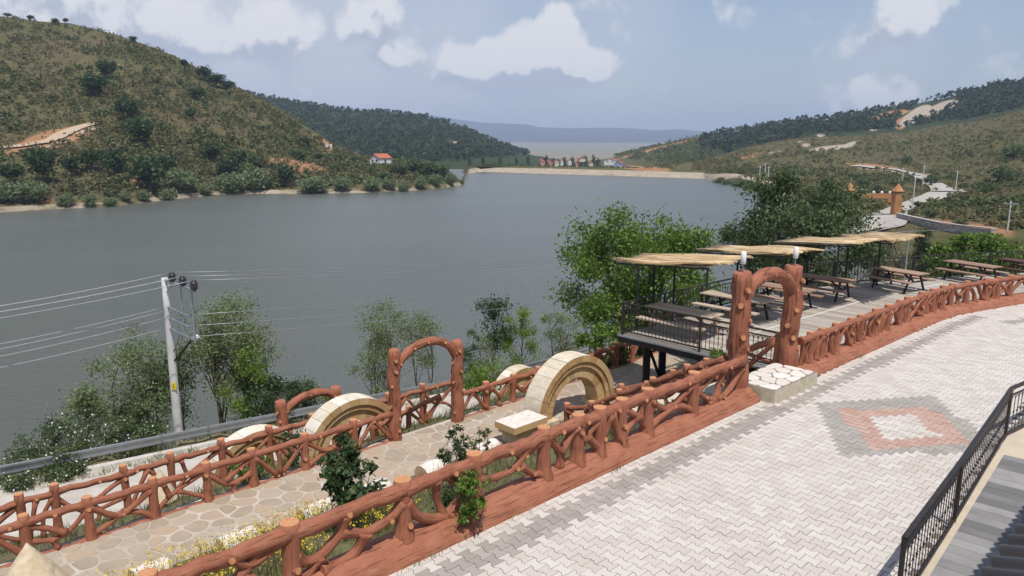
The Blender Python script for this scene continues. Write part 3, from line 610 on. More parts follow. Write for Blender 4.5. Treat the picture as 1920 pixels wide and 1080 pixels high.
for i, (x, y, h, w) in enumerate(RSH):
    far_tree('spit_bush', 'greenbush', x, y, h, w, 'low olive bush on the right-hand shore spit, %s from the left' % ORD[i], 'bushes on the right shore spit')
RT = sorted([(1900, 300, 30, 40), (1745, 345, 20, 30), (1880, 340, 34, 40), (1850, 365, 26, 36), (1640, 362, 20, 30), (1680, 352, 18, 26), (1620, 350, 18, 26), (1700, 308, 16, 20), (1745, 408, 22, 26), (1800, 425, 18, 26), (1780, 398, 18, 26), (1840, 405, 20, 30), (1890, 418, 24, 36)])
for i, (x, y, h, w) in enumerate(RT):
    far_tree('slope_bush', 'greenbush', x, y, h, w, 'dark olive bush on the right scrub slope, %s from the left' % ORD[i], 'larger bushes on the right slope')
# scrub nobody could count: clumps of leaf faces over the slopes
def scrub(name, label, cat, mt, n, kr, ar, size, nq, leaf, form, dens, seed):
    r = np.random.default_rng(seed); out = []; base = [bush_quads(nq, seed + i, form, leaf) for i in range(5)]
    tot = 0; tries = 0
    rows = np.where((TK >= kr[0]) & (TK <= kr[1]))[0]
    wts = np.repeat(1.0, len(rows))
    while tot < n and tries < n * 8:
        tries += 1; i = rows[r.integers(len(rows))]; a = ar[0] + (ar[1] - ar[0]) * r.random(); j = int(np.clip(np.searchsorted(AV, a), 0, NA - 2))
        if bare[i, j] > 0.30 + 0.75 * r.random() or pale[i, j] > 0.30 + 0.35 * r.random(): continue
        f = r.random(); i2 = min(i + 1, nr - 1); D = TD[i, j] * (1 - f) + TD[i2, j] * f; z = TZ[i, j] * (1 - f) + TZ[i2, j] * f
        if z < LZ + 0.6: continue
        if fbm2(np.array([a * D / 22.0]), np.array([D / 22.0]), 3, seed)[0] < dens - 0.25 + 0.5 * r.random() - 0.1: continue
        h = size[0] + (size[1] - size[0]) * r.random() ** 1.6; h *= 1 + 0.0
        an = r.random() * 6.28; c, s = math.cos(an), math.sin(an); q = base[r.integers(5)]
        w = h * (0.9 + 0.6 * r.random())
        X = q[:, :, 0] * c - q[:, :, 1] * s; Y = q[:, :, 0] * s + q[:, :, 1] * c
        out.append(np.stack([X * w + a * D, Y * w + D, q[:, :, 2] * h + z - 0.1], axis=2)); tot += 1
    o = link(name, fast_quads(name, np.concatenate(out)), mt); tag(o, label, cat, None, 'stuff'); return o
scrub('scrub_cover', 'olive scrub covering the left hillside above the lake', 'scrub', 'leaf_scrub', 7600, (3.0, 5.0), (-0.80, -0.075), (0.8, 2.3), 26, .34, 'mound', -0.15, 11)
scrub('green_scrub', 'dark green shrubs mixed through the left hillside scrub', 'scrub', 'leaf_far', 2700, (2.9, 4.9), (-0.80, -0.085), (1.4, 3.6), 40, .26, 'round', 0.05, 12)
scrub('heath_cover', 'low olive heath covering the right hillside', 'scrub', 'leaf_scrub', 7000, (2.9, 5.0), (0.24, 0.86), (0.6, 1.7), 24, .36, 'mound', -0.25, 13)
scrub('heath_shrubs', 'darker shrubs dotted over the right hillside', 'scrub', 'leaf_far', 2000, (2.7, 4.6), (0.27, 0.84), (1.0, 2.6), 34, .28, 'round', 0.05, 14)
scrub('forest_cover', 'dark wooded cover of the hill behind the lake', 'forest', 'leaf_forest', 4200, (6.0, 7.05), (-0.45, 0.06), (4, 8), 26, .32, 'round', -0.4, 15)
scrub('pine_cover', 'dark pine wood along the right-hand ridge', 'forest', 'leaf_forest', 3600, (6.1, 7.05), (0.25, 0.82), (3, 8), 24, .30, 'tree', -0.1, 16)
scrub('slope_heath', 'dark heath on the low ridge right of the village', 'scrub', 'leaf_far', 900, (5.3, 7.0), (0.08, 0.27), (1.5, 4.5), 22, .34, 'mound', -0.3, 18)
scrub('dam_brush', 'low brush growing along the top of the dam', 'scrub', 'leaf_far', 260, (2.9, 5.0), (-0.07, 0.22), (0.8, 2.4), 26, .32, 'mound', -0.2, 17)

# ------------------------------------------------------------------ near ground: yard, garden bank, path, lower slope, road, lake bank
def sstep(x, a, b):
    x = min(1, max(0, (x - a) / (b - a))); return x * x * (3 - 2 * x)
def road_drop(s): return -0.068 * min(16, max(-22, s)) - 0.012 * max(0, s - 16)
PROF = [(0.45, -0.9), (0.75, -1.0), (3, -1.65), (5.9, -2.38), (8.75, -2.44), (9.2, -2.62), (11.0, -3.35), (12.2, -4.1), (13.2, -4.5), (17.1, -4.5), (17.6, -4.55), (18.8, -5.2), (22, -8.0), (27, -12.2), (34, -16)]
def zg(s, t):
    z = float(np.interp(t, [q[0] for q in PROF], [q[1] for q in PROF])); return z + road_drop(s) * sstep(t, 10.8, 13.0)
def strip(name, mat, t0, t1, s0, s1, ds, dt, bump=0.0, dz=0.0):
    ns = int((s1 - s0) / ds) + 1; nt = max(1, int(round((t1 - t0) / dt))) + 1; vs = []; fs = []
    for i in range(ns):
        s = s0 + (s1 - s0) * i / (ns - 1)
        for j in range(nt):
            t = t0 + (t1 - t0) * j / (nt - 1); z = zg(s, t) + dz
            if bump and 0 < j < nt - 1: z += bump * mnoise.fractal(Vector((s * 1.1, t * 1.1, 3.1)), 1.0, 2.0, 4)
            vs.append(S(s, t, z))
    for i in range(ns - 1):
        for j in range(nt - 1):
            fs.append((i * nt + j, (i + 1) * nt + j, (i + 1) * nt + j + 1, i * nt + j + 1))
    b = MB(); b.add(vs, [f for f in fs], 0, True); o = b.build(name, mat); o['kind'] = 'structure'; return o
strip('garden_ground', 'garden_earth', 0.3, 6.35, -18, 34, 0.35, 0.3, 0.16)
path_o = strip('stone_path', 'mortar', 6.35, 8.75, -18, 15.8, 0.6, 0.6, 0.0)
strip('terrace_slope', 'garden_earth', 8.75, 13.2, -22, 34, 0.35, 0.3, 0.12)
strip('road', 'road_stone', 13.2, 17.0, -24, 36, 0.8, 0.5, 0.02)
strip('lake_bank', 'bank_earth', 17.0, 34, -30, 40, 0.6, 0.6, 0.3)
# ground under the terrace deck beyond the path's end
b = MB(); b.add([S(15.6, 6.2, -2.42), S(34, 6.2, -2.4), S(34, 9, -2.7), S(15.6, 9, -2.7)], [(0, 1, 2, 3)]); q = b.build('deck_ground', 'garden_earth'); q['kind'] = 'structure'

# ------------------------------------------------------------------ log fence line A (kerb of the yard) as a curve in s,t
ALINE = [(-10, 0.30), (0, 0.30), (8, 0.28), (14, 0.16), (17, 0.14), (19.2, -0.02), (21, -0.5), (22.6, -0.95), (25, -1.9), (28, -3.5), (31, -5.6)]
def A_at(s):
    t = float(np.interp(s, [q[0] for q in ALINE], [q[1] for q in ALINE])); t2 = float(np.interp(s + 0.3, [q[0] for q in ALINE], [q[1] for q in ALINE]))
    d = Vector((0.3, t2 - t)).normalized(); return t, Vector((-d.y, d.x))      # t and the lakeward normal in (s,t)
def Aoff(s, off, z):
    t, n = A_at(s); return S(s + n.x * off, t + n.y * off, z)

# yard slab and its interlocking pavers
RAIL0, RAIL1, RAIL2 = Vector((4.52, 7.82, 0)), Vector((6.43, 9.93, 0)), Vector((9.28, 13.15, 0))
RD = (RAIL1 - RAIL0).normalized(); RP = Vector((-RD.y, RD.x, 0)); RD2 = Vector((0.82, 0.57, 0)).normalized(); RAIL3 = RAIL2 + RD2 * 6.5
yard = [Vector((-9, 3.0, 0)), Vector((-0.5, 2.0, 0)), RAIL0 - RD * 4.5, RAIL2, RAIL3, Vector((34, 26, 0))] + [Aoff(s, -0.2, 0) for s in (31, 28, 25, 22.6, 21, 19.2, 17, 14, 8, 0, -10)]
b = MB(); b.prism([(q.x, q.y) for q in yard], -0.4, -0.012); yard_o = b.build('yard', 'joint_sand'); yard_o['kind'] = 'structure'
PL, PW, PA, JT = 0.225, 0.172, 0.019, 0.0045
def paver_outline():
    h = PL / 2 - JT; hw = PW / 2 - JT; pts = []
    right = [(-h, hw + PA), (-PL * 0.33, hw + PA), (-PL * 0.17, hw - PA), (PL * 0.17, hw - PA), (PL * 0.33, hw + PA), (h, hw + PA)]
    return [(q[1], q[0]) for q in right] + [(-q[1], q[0]) for q in right[::-1]]
outl = paver_outline()
def in_yard(s, t):
    p = S(s, t, 0)
    if t > A_at(s)[0] - 0.24: return False
    if (p - RAIL0).dot(RP) < 0.08: return False
    if (p - RAIL2).dot(RD) > 0 and (p - RAIL2).dot(Vector((-RD2.y, RD2.x, 0))) < 0.08: return False
    x, y = project(p); return p.y > 4 and -120 < x < 2300 and y < 1330
cells = []
i0 = int(-6 / PW)
for i in range(i0, int(31 / PW)):
    s = i * PW
    for j in range(int(-16 / PL), 2):
        t = j * PL + (PL / 2 if i % 2 else 0) + 0.02
        if in_yard(s, t): cells.append((s, t))
def paver_mat(s, t):
    q = abs(s - 7.75) / 2.35 + abs(t + 2.52) / 1.72
    if q < 1: 
        k = abs(s - 7.7) / 1.62 + abs(t + 2.62) / 1.24; c = abs(s - 7.68) / 0.92 + abs(t + 2.62) / 0.68
        return 'paver_white' if c < 1 else ('paver_red' if k < 1 else 'paver_cool')
    ta = A_at(s)[0] - 0.3
    if -0.68 < t - ta < -0.30 and s < 19.5: return 'paver_grey'
    if abs((s - 20.5) * 0.35 + (t + 2.2)) < 0.22 and 19 < s < 27: return 'paver_cool'
    return 'paver_white'
UU = np.array([U.x, U.y]); NN = np.array([N.x, N.y])
b = MB(); b.prism([(q[0] * U.x + q[1] * N.x, q[0] * U.y + q[1] * N.y) for q in outl], -0.05, 0.0, bev=0.004)
pm = b.mesh('paver'); PMESH = {}
for k in ('paver_white', 'paver_grey', 'paver_cool', 'paver_red'):
    PMESH[k] = pm.copy(); PMESH[k].materials.append(MATS[k])
def vis(c):
    x, y = project(S(c[0], c[1], 0)); return 0 <= x <= 1920 and y <= 1080
cells.sort(key=lambda c: (not vis(c), S(c[0], c[1], 0).length))
for s, t in cells[:300]:
    o = bpy.data.objects.new('paver', PMESH[paver_mat(s, t)]); COL.objects.link(o); o.parent = yard_o
    o.location = S(s, t, random.uniform(-0.003, 0.003)); o.rotation_euler = (random.gauss(0, 0.004), random.gauss(0, 0.004), random.gauss(0, 0.008))
pv = np.array([v.co[:] for v in pm.vertices]); pf = [list(p.vertices) for p in pm.polygons]
allv = []; allf = []; alm = []; order = ['paver_white', 'paver_grey', 'paver_cool', 'paver_red']
for k, (s, t) in enumerate(cells[300:]):
    c = S(s, t, random.uniform(-0.003, 0.003)); tl = RNG.normal(size=2) * 0.004
    q = pv + np.array(c[:]); q[:, 2] += pv[:, 0] * tl[0] + pv[:, 1] * tl[1]; n0 = len(pv) * k; allv.append(q)
    allf += [[n0 + i for i in f] for f in pf]; alm += [order.index(paver_mat(s, t))] * len(pf)
me = bpy.data.meshes.new('paver_field'); me.from_pydata(np.concatenate(allv), [], allf); me.polygons.foreach_set('material_index', alm)
o = link('paver_field', me, order, yard_o); o['kind'] = 'stuff'
print('PAVERS', len(cells))

# kerb of moulded bark under the fence
def kerb(name, parent, s0, s1, off=0.0):
    prof = [(-0.30, -0.06), (-0.29, 0.07), (-0.22, 0.12), (-0.20, 0.17), (-0.11, 0.20), (-0.08, 0.25), (0.02, 0.27), (0.19, 0.265), (0.22, 0.2), (0.23, -1.25)]
    b = MB(parent.location); n = int((s1 - s0) / 0.16) + 1; vs = []; uvs = []; fs = []; K = len(prof)
    cum = [0]
    for k in range(1, K): cum.append(cum[-1] + math.hypot(prof[k][0] - prof[k - 1][0], prof[k][1] - prof[k - 1][1]))
    for i in range(n):
        s = s0 + (s1 - s0) * i / (n - 1)
        for k, (o_, z) in enumerate(prof):
            p = Vector((s * 1.3, o_ * 5, z * 9)); dd = 0.018 * mnoise.fractal(p, 1, 2, 4)
            vs.append(Aoff(s, o_ - (abs(dd) if k < 7 else 0), z + (dd if 0 < k < 8 else 0)))
    for i in range(n - 1):
        for k in range(K - 1):
            fs.append((i * K + k, (i + 1) * K + k, (i + 1) * K + k + 1, i * K + k + 1)); a, c = (s1 - s0) * i / n, (s1 - s0) * (i + 1) / n
            uvs.append(((cum[k], a), (cum[k], c), (cum[k + 1], c), (cum[k + 1], a)))
    b.add(vs, fs, 0, True, uvs); b.add([vs[k] for k in range(K)], [tuple(range(K))[::-1]]); b.add([vs[(n - 1) * K + k] for k in range(K)], [tuple(range(K))])
    return b.build(name, 'bark_kerb', parent)

# ------------------------------------------------------------------ moulded log fences
PAT = {
 'P1': [[(0, .55), (.12, .30), (.25, .33), (.42, .62), (.46, .95)], [(.42, .62), (.62, .42), (.85, .50), (1, .74)], [(.10, .0), (.25, .32)], [(.22, .03), (.45, .0), (.56, .14), (.62, .44)]],
 'P2': [[(0, .75), (.18, .32), (.45, .08), (.72, .03)], [(.42, .95), (.46, .5), (.55, .05)], [(.58, .03), (.8, .32), (.97, .60)], [(.55, .95), (.75, .68), (1, .58)]],
 'P3': [[(0, .62), (.25, .45), (.55, .50), (.78, .95)], [(.62, .52), (.80, .22), (1, .05)], [(.55, .95), (.70, .70), (1, .95)]],
 'P4': [[(0, .92), (.3, .5), (.55, .42), (1, .88)], [(.05, .05), (.5, .42)], [(.98, .05), (.75, .3), (.5, .42)]],
 'V': [[(.02, .05), (.48, .92)], [(.98, .05), (.52, .92)]],
 'W': [[(.02, .92), (.45, .06)], [(.98, .92), (.55, .06)], [(.5, .1), (.5, .9)]],
 'Y': [[(.5, .0), (.48, .42), (.12, .92)], [(.48, .42), (.9, .92)]],
 'X': [[(.03, .05), (.97, .93)], [(.04, .92), (.5, .5), (.97, .06)]],
 'F': [[(0, .1), (.35, .5), (1, .92)], [(.45, .55), (.75, .3), (1, .08)], [(.3, .45), (.2, .92)]],
 'L': [[(0, .82), (.35, .35), (.62, .28), (1, .42)], [(.62, .28), (.55, .0)], [(.40, .38), (.72, .68), (1, .86)]],
 'S': [[(.25, .0), (.32, .5), (.22, .95)], [(.72, .0), (.64, .5), (.78, .95)]],
 'D': [[(.1, .0), (.45, .95)], [(.55, .0), (.62, .5), (.95, .9)]],
}
def log(b, pts, r, seg=8, flare=0.45, cap=None, wob=0.28):
    n = len(pts); rr = []
    for i in range(n):
        f = abs(2 * i / (n - 1) - 1) if n > 1 else 0; rr.append(r * (1 + flare * f ** 4))
    b.tube(pts, rr, seg, 0, cap, wob, 7.0)
def knot(parent, p, d, r=0.045, L=0.05):
    b = MB(parent.location if parent.parent is None else parent.parent.location); d = d.normalized()
    b.tube([p, p + d * L * 0.6, p + d * L], [r * 1.5, r * 1.15, r * 0.95], 8, 0, 1, 0.1, 9); return b.build('knot', ['bark', 'cut_wood'], parent)
def fence(name, label, posts, pats, rpost=0.105, rrail=0.09, rstrut=0.062, knots=0.5, lowrail=True, face=None, rail_frac=0.815, seed=1, group='moulded log fences', footing=False, postseg=10):
    """posts: (base Vector, height) in order; a rail spans every neighbouring pair"""
    rn = random.Random(seed); root = thing(name, posts[0][0], label, 'fence', group); off = posts[0][0]
    face = face or Vector((N.x, N.y, 0)) * -1
    for i, (p, h) in enumerate(posts):
        if h <= 0: continue
        b = MB(off); lean = Vector((rn.uniform(-.02, .02), rn.uniform(-.02, .02), 0))
        pts = [p + Vector((0, 0, z * h)) + lean * z for z in (-0.12, 0.0, 0.12, 0.3, 0.5, 0.7, 0.85, 1.0)]
        rr = [rpost * q for q in (1.5, 1.38, 1.12, 1.0, .97, 1.02, 1.08, 0.98)]
        b.tube(pts, rr, postseg, 0, 1, 0.2, 6.0); po = b.build('post', ['bark', 'cut_wood'], root)
        if rn.random() < knots: knot(po, p + Vector((0, 0, h * rn.uniform(.2, .75))) + face * rpost * 0.75 + U * rn.uniform(-.05, .05), face + U * rn.uniform(-.4, .4) + Vector((0, 0, .15)))
    for i in range(len(posts) - 1):
        (p, h), (q, g) = posts[i], posts[i + 1]; h = abs(h); g = abs(g)
        a = p + Vector((0, 0, h * rail_frac)); c = q + Vector((0, 0, g * rail_frac)); dv = c - a
        b = MB(off); m = max(5, int(dv.length / 0.16))
        pts = [a + dv * (k / m) + Vector((0, 0, 0.03 * math.sin(k / m * 3.14 * rn.choice((1, 2))) * rn.uniform(-.8, 1))) for k in range(m + 1)]
        log(b, pts, rrail, 9, 0.28, None, 0.22); ra = b.build('rail', ['bark', 'cut_wood'], root)
        if rn.random() < knots: f = rn.uniform(.2, .8); knot(ra, a + dv * f + face * rrail * 0.8, face + Vector((0, 0, .2)), 0.04)
        pat = pats[i % len(pats)]
        if pat:
            mir = pat.endswith('-'); pl = PAT[pat.rstrip('-')]
            for st_ in pl:
                cp = []
                for x, y in st_:
                    if mir: x = 1 - x
                    x = min(0.985, max(0.015, x)); lo = p.lerp(q, x); top = h + (g - h) * x
                    cp.append(lo + Vector((0, 0, (0.02 + (rail_frac) * y) * top)) + face * rn.uniform(-.03, .03))
                b = MB(off); r = rstrut * rn.uniform(.85, 1.15); log(b, curve(cp, 5), r, 8, 0.6)
                so_ = b.build('branch', ['bark', 'cut_wood'], root)
                if rn.random() < knots * 0.8: k = cp[len(cp) // 2]; knot(so_, k + face * r * 0.7, face + Vector((0, 0, .1)), 0.036)
        if footing:
            b = MB(off); log(b, curve([p + Vector((0, 0, -0.04)), p.lerp(q, .5) + Vector((0, 0, -0.05)), q + Vector((0, 0, -0.04))], 5), rrail * 0.95, 8, 0.3); b.build('foot_rail', ['bark', 'cut_wood'], root)
    return root
KZ = 0.22
lefts = [-7.0, -5.35, -3.77, -2.13, -0.85, 0.59, 1.39, 1.94, 2.54, 3.31, 4.81, 6.72]
fA = fence('log_fence', 'red-brown log fence on the kerb between yard and garden, left of the tall gate', [(Aoff(s, 0.02, KZ), 0.85 if s < 6 else -0.85) for s in lefts],
      ['X', 'P3', 'P1', 'P2', 'P3', 'Y', 'F', 'V', 'F-', 'P4', 'P2-'], 0.115, 0.10, 0.066, 0.75, seed=3)
kerb('kerb', fA, -9.5, 6.95)
rights = [9.25, 9.8, 10.35, 11.18, 12.0, 12.58, 13.61, 14.4, 15.29, 15.95, 17.04, 17.91, 18.7, 19.3, 20.12, 21.19, 21.8, 22.54, 23.6, 24.7, 26, 27.4]
fA2 = fence('log_fence', 'red-brown log fence curving along the picnic deck, right of the tall gate', [(Aoff(s, 0.02, KZ), (0.78 if k else -0.78)) for k, s in enumerate(rights)],
      ['S', 'D', 'S', 'V', 'D-', 'S', 'D', 'V', 'S', 'X', 'D', 'S', 'V', 'Y', 'D-', 'S', 'X', 'V'], 0.095, 0.085, 0.062, 0.3, seed=5)
kerb('kerb', fA2, 9.05, 29)
BL = [-12.5, -11.2, -10, -8.8, -7.6, -6.4, -5.23, -4.13, -2.9, -1.76, -0.68, 0.64, 2.04, 3.2]
fence('log_fence', 'red-brown log fence along the lake side of the stone path, left of the path gate', [(S(s, 8.55, -2.42), 0.92 if s < 3 else -0.92) for s in BL],
      ['X', 'V', 'L', 'L', 'P4', 'V', 'L-', 'P4', 'F', 'L', 'W', 'P4', 'V'], 0.10, 0.08, 0.055, 0.6, seed=8, footing=True)
BR = [5.55, 6.6, 7.7, 8.8, 9.9, 10.9, 11.9, 12.9, 13.9, 14.9, 15.9]
fence('log_fence', 'red-brown log fence behind the large stone arch, right of the path gate', [(S(s, 8.55 + max(0, s - 11) * 0.05, -2.42), 0.9 if s > 6 else -0.9) for s in BR],
      ['V', 'Y', 'L', 'D', 'P4', 'W', 'V', 'W', 'V', 'X'], 0.095, 0.078, 0.055, 0.4, seed=9, footing=True)
CL = [-13, -11.6, -10.2, -8.9, -7.6, -6.3, -4.9, -4.25, -2.75, -1.7, -0.4, 0.9, 2.2, 3.5, 4.8, 6.1, 7.4]
fence('log_fence', 'lowest red-brown log fence between the terrace slope and the lakeside road', [(S(s, 11.1, -3.32), 1.22) for s in CL],
      ['L', 'D', 'V', 'P4', 'L-', 'X', 'D', 'L', 'V', 'F', 'P4', 'W'], 0.095, 0.075, 0.05, 0.3, seed=10)
fence('log_fence', 'short sloping log fence on the steps behind the path gate', [(S(5.45, 9.3, -2.55), -0.8), (S(4.5, 9.6, -2.85), 0.8), (S(3.4, 9.8, -3.15), 0.8)], ['W', 'S'], 0.08, 0.07, 0.05, 0.3, seed=12)
# stair fences from the tall gate down to the path
st_l = [(S(6.75, 0.75, 0.2), -0.8), (S(6.75, 1.7, -0.3), 0.8), (S(6.78, 2.7, -0.85), 0.8), (S(6.8, 3.7, -1.4), 0.8), (S(6.82, 4.6, -1.95), 0.8), (S(6.85, 5.5, -2.4), 0.95)]
fence('log_fence', 'left banister of red-brown logs going down the garden steps', st_l, ['V', 'L', 'P4', 'V', 'F'], 0.085, 0.075, 0.05, 0.4, face=U * -1, seed=14)
fence('log_fence', 'right banister of red-brown logs seen through the tall gate', [(q + U * 2.35, h) for q, h in [(p, abs(h) if i else -h) for i, (p, h) in enumerate(st_l)]], ['X', 'L', 'P4', 'V', 'F'], 0.085, 0.085, 0.06, 0.5, face=U * -1, seed=15)
stair = thing('garden_steps', S(8, 0.9, -2.4), 'stone steps leading down from the tall log gate', 'steps')
for k in range(12):
    part('step', 'slab_side', stair, lambda b, k=k: b.prism([S(a, c, 0)[:2] for a, c in ((6.95, 0.62 + 0.4 * k), (9.0, 0.62 + 0.4 * k), (9.0, 1.04 + 0.4 * k), (6.95, 1.04 + 0.4 * k))], -2.6, 0.08 - 0.205 * k))

# gates of moulded logs
def log_gate(label, pA, pB, hA, hB, r, rise, spring, lamps=False, seed=1, group='moulded log gates', base_drop=0.15):
    rn = random.Random(seed); g = thing('log_gate', (pA + pB) / 2, label, 'gate', group); off = g.location
    face = Vector((N.x, N.y, 0)) * -1
    for p, h in ((pA, hA), (pB, hB)):
        b = MB(off); n = 16
        pts = [p + Vector((0, 0, -base_drop + (h + base_drop) * k / n)) + Vector((0.02 * math.sin(k * .7 + p.x), 0.02 * math.cos(k * .9), 0)) for k in range(n + 1)]
        rr = [r * (1.16 - 0.16 * min(1, k / 5)) * (1 + 0.03 * math.sin(k * 1.9)) for k in range(n + 1)]; rr[-1] *= 0.9
        b.tube(pts, rr, 44, 0, None, 0.16, 5.0, groove=0.13, gn=7); po = b.build('post', ['bark', 'cut_wood'], g)
        for k in range(7):
            z = h * (0.12 + 0.125 * k + rn.uniform(-.02, .02)); an = rn.uniform(-1.5, 1.3); d = face * math.cos(an) + U * math.sin(an)
            knot(po, p + Vector((0, 0, z)) + d * r * 0.88, d + Vector((0, 0, .12)), r * 0.27, r * 0.3)
        if lamps:
            t = p + Vector((0, 0, h))
            lp = part('lamp', ['galvanised', 'white_plastic'], g, lambda b: (b.tube([t - Vector((0, 0, .1)), t + Vector((0, 0, .24))], 0.016, 8), b.tube([t + Vector((0, 0, .17)), t + Vector((0, 0, .185)), t + Vector((0, 0, .42)), t + Vector((0, 0, .44))], [0.045, 0.058, 0.058, 0.03], 14, 1)), origin=off)
    b = MB(off); m = 22; pts = []
    for k in range(m + 1):
        a = math.pi * k / m; x = 0.5 - 0.5 * math.cos(a); q = pA.lerp(pB, x); z0 = spring[0] + (spring[1] - spring[0]) * x
        pts.append(Vector((q.x, q.y, z0 + rise * math.sin(a) ** 0.9)))
    b.tube(pts, [r * 0.72 * (1 + 0.06 * math.sin(k * 2.1)) for k in range(m + 1)], 36, 0, None, 0.18, 5.0, groove=0.12, gn=6); ar = b.build('arch', ['bark', 'cut_wood'], g)
    for k in (4, 8, 11, 15, 19): knot(ar, pts[k] + face * r * 0.6, face + Vector((0, 0, rn.uniform(-.6, .5))), r * 0.22, r * 0.24)
    return g
log_gate('tall red-brown log gate with white lamps at the edge of the paved yard', S(6.8, 0.5, 0.0), S(9.1, 0.46, 0.0), 2.80, 2.68, 0.215, 0.82, (1.85, 1.75), True, 2)
log_gate('red-brown log gate standing on the stone path behind the leafy bush', S(3.34, 8.57, -2.42), S(5.43, 8.47, -2.42), 2.52, 2.40, 0.165, 0.95, (-0.88, -0.78), False, 3)
log_gate('lowest red-brown log gate beside the lakeside road', S(2.02, 12.6, zg(2, 12.6)), S(3.86, 12.6, zg(3.9, 12.6)), 2.32, 2.45, 0.17, 0.60, (-2.75, -2.6), False, 4)

# step slab in the tall gate: crazy paving on a low concrete block
def clip(poly, a, b_):
    """keep the side nearer to a than to b"""
    mx_, my_ = (a[0] + b_[0]) / 2, (a[1] + b_[1]) / 2; nx, ny = b_[0] - a[0], b_[1] - a[1]; out = []
    for i in range(len(poly)):
        p, q = poly[i], poly[(i + 1) % len(poly)]; dp = (p[0] - mx_) * nx + (p[1] - my_) * ny; dq = (q[0] - mx_) * nx + (q[1] - my_) * ny
        if dp <= 0: out.append(p)
        if dp * dq < 0: f = dp / (dp - dq); out.append((p[0] + (q[0] - p[0]) * f, p[1] + (q[1] - p[1]) * f))
    return out
def crazy(s0, s1, t0, t1, size, gap, rn, inside=None):
    pts = []; ns = int((s1 - s0) / size); nt = max(1, int((t1 - t0) / size * 1.05))
    for i in range(ns):
        for j in range(nt): pts.append((s0 + (i + rn.uniform(.08, .92)) * (s1 - s0) / ns, t0 + (j + rn.uniform(.08, .92)) * (t1 - t0) / nt))
    cells_ = []
    for i, a in enumerate(pts):
        poly = [(s0, t0), (s1, t0), (s1, t1), (s0, t1)]
        for k, c in enumerate(pts):
            if k != i and abs(c[0] - a[0]) < size * 3.2 and abs(c[1] - a[1]) < size * 3.2: poly = clip(poly, a, c)
            if len(poly) < 3: break
        if len(poly) < 3: continue
        cx = sum(q[0] for q in poly) / len(poly); cy = sum(q[1] for q in poly) / len(poly); ins = []
        for q in poly:
            d = math.hypot(q[0] - cx, q[1] - cy); f = max(0.3, 1 - gap / max(d, 1e-3) * rn.uniform(.8, 1.5)); ins.append((cx + (q[0] - cx) * f, cy + (q[1] - cy) * f))
        # cut the corners so that stones look broken, not sawn
        rd = []
        for k in range(len(ins)):
            p, q, w = ins[k - 1], ins[k], ins[(k + 1) % len(ins)]
            f = rn.uniform(.14, .26); rd += [(q[0] + (p[0] - q[0]) * f, q[1] + (p[1] - q[1]) * f), (q[0] + (w[0] - q[0]) * f, q[1] + (w[1] - q[1]) * f)]
        cells_.append(((cx, cy), rd))
    return cells_
def stone(parent, poly, z, h, mat, rn, name='stone'):
    b = MB(parent.location); pl = [S(q[0], q[1], 0)[:2] for q in poly]
    b.prism(pl, z - 0.03, z + h, bev=0.008); return b.build(name, mat, parent)
rn = random.Random(21)
slab = thing('step_slab', S(8, 0.15, 0), 'pale crazy-paved step slab at the foot of the tall log gate', 'step')
part('block', ['slab_side', 'slab_joint'], slab, lambda b: b.prism([S(a, c, 0)[:2] for a, c in ((7.02, -0.30), (8.95, -0.34), (8.95, 0.72), (7.02, 0.72))], -0.05, 0.30, 0, 1))
for c, poly in crazy(7.03, 8.94, -0.29, 0.71, 0.33, 0.016, rn): stone(slab, poly, 0.30, 0.018, 'slab_stone', rn)
# stones of the lower path
rn = random.Random(5); cl = crazy(-11.5, 15.6, 6.3, 8.62, 0.42, 0.042, rn)
cl.sort(key=lambda c: (not (-60 < project(S(c[0][0], c[0][1], -2.4))[0] < 1960 and project(S(c[0][0], c[0][1], -2.4))[1] < 1120), -1.0 / S(c[0][0], c[0][1], -2.4).length))
for c, poly in cl[:300]: stone(path_o, poly, zg(0, c[1]) + rn.uniform(0, .006), 0.012, 'path_stone', rn)
if len(cl) > 300:
    b = MB()
    for c, poly in cl[300:]: b.prism([S(q[0], q[1], 0)[:2] for q in poly], -2.45, -2.40, bev=0.008)
    o = b.build('stone_field', 'path_stone', path_o); o['kind'] = 'stuff'

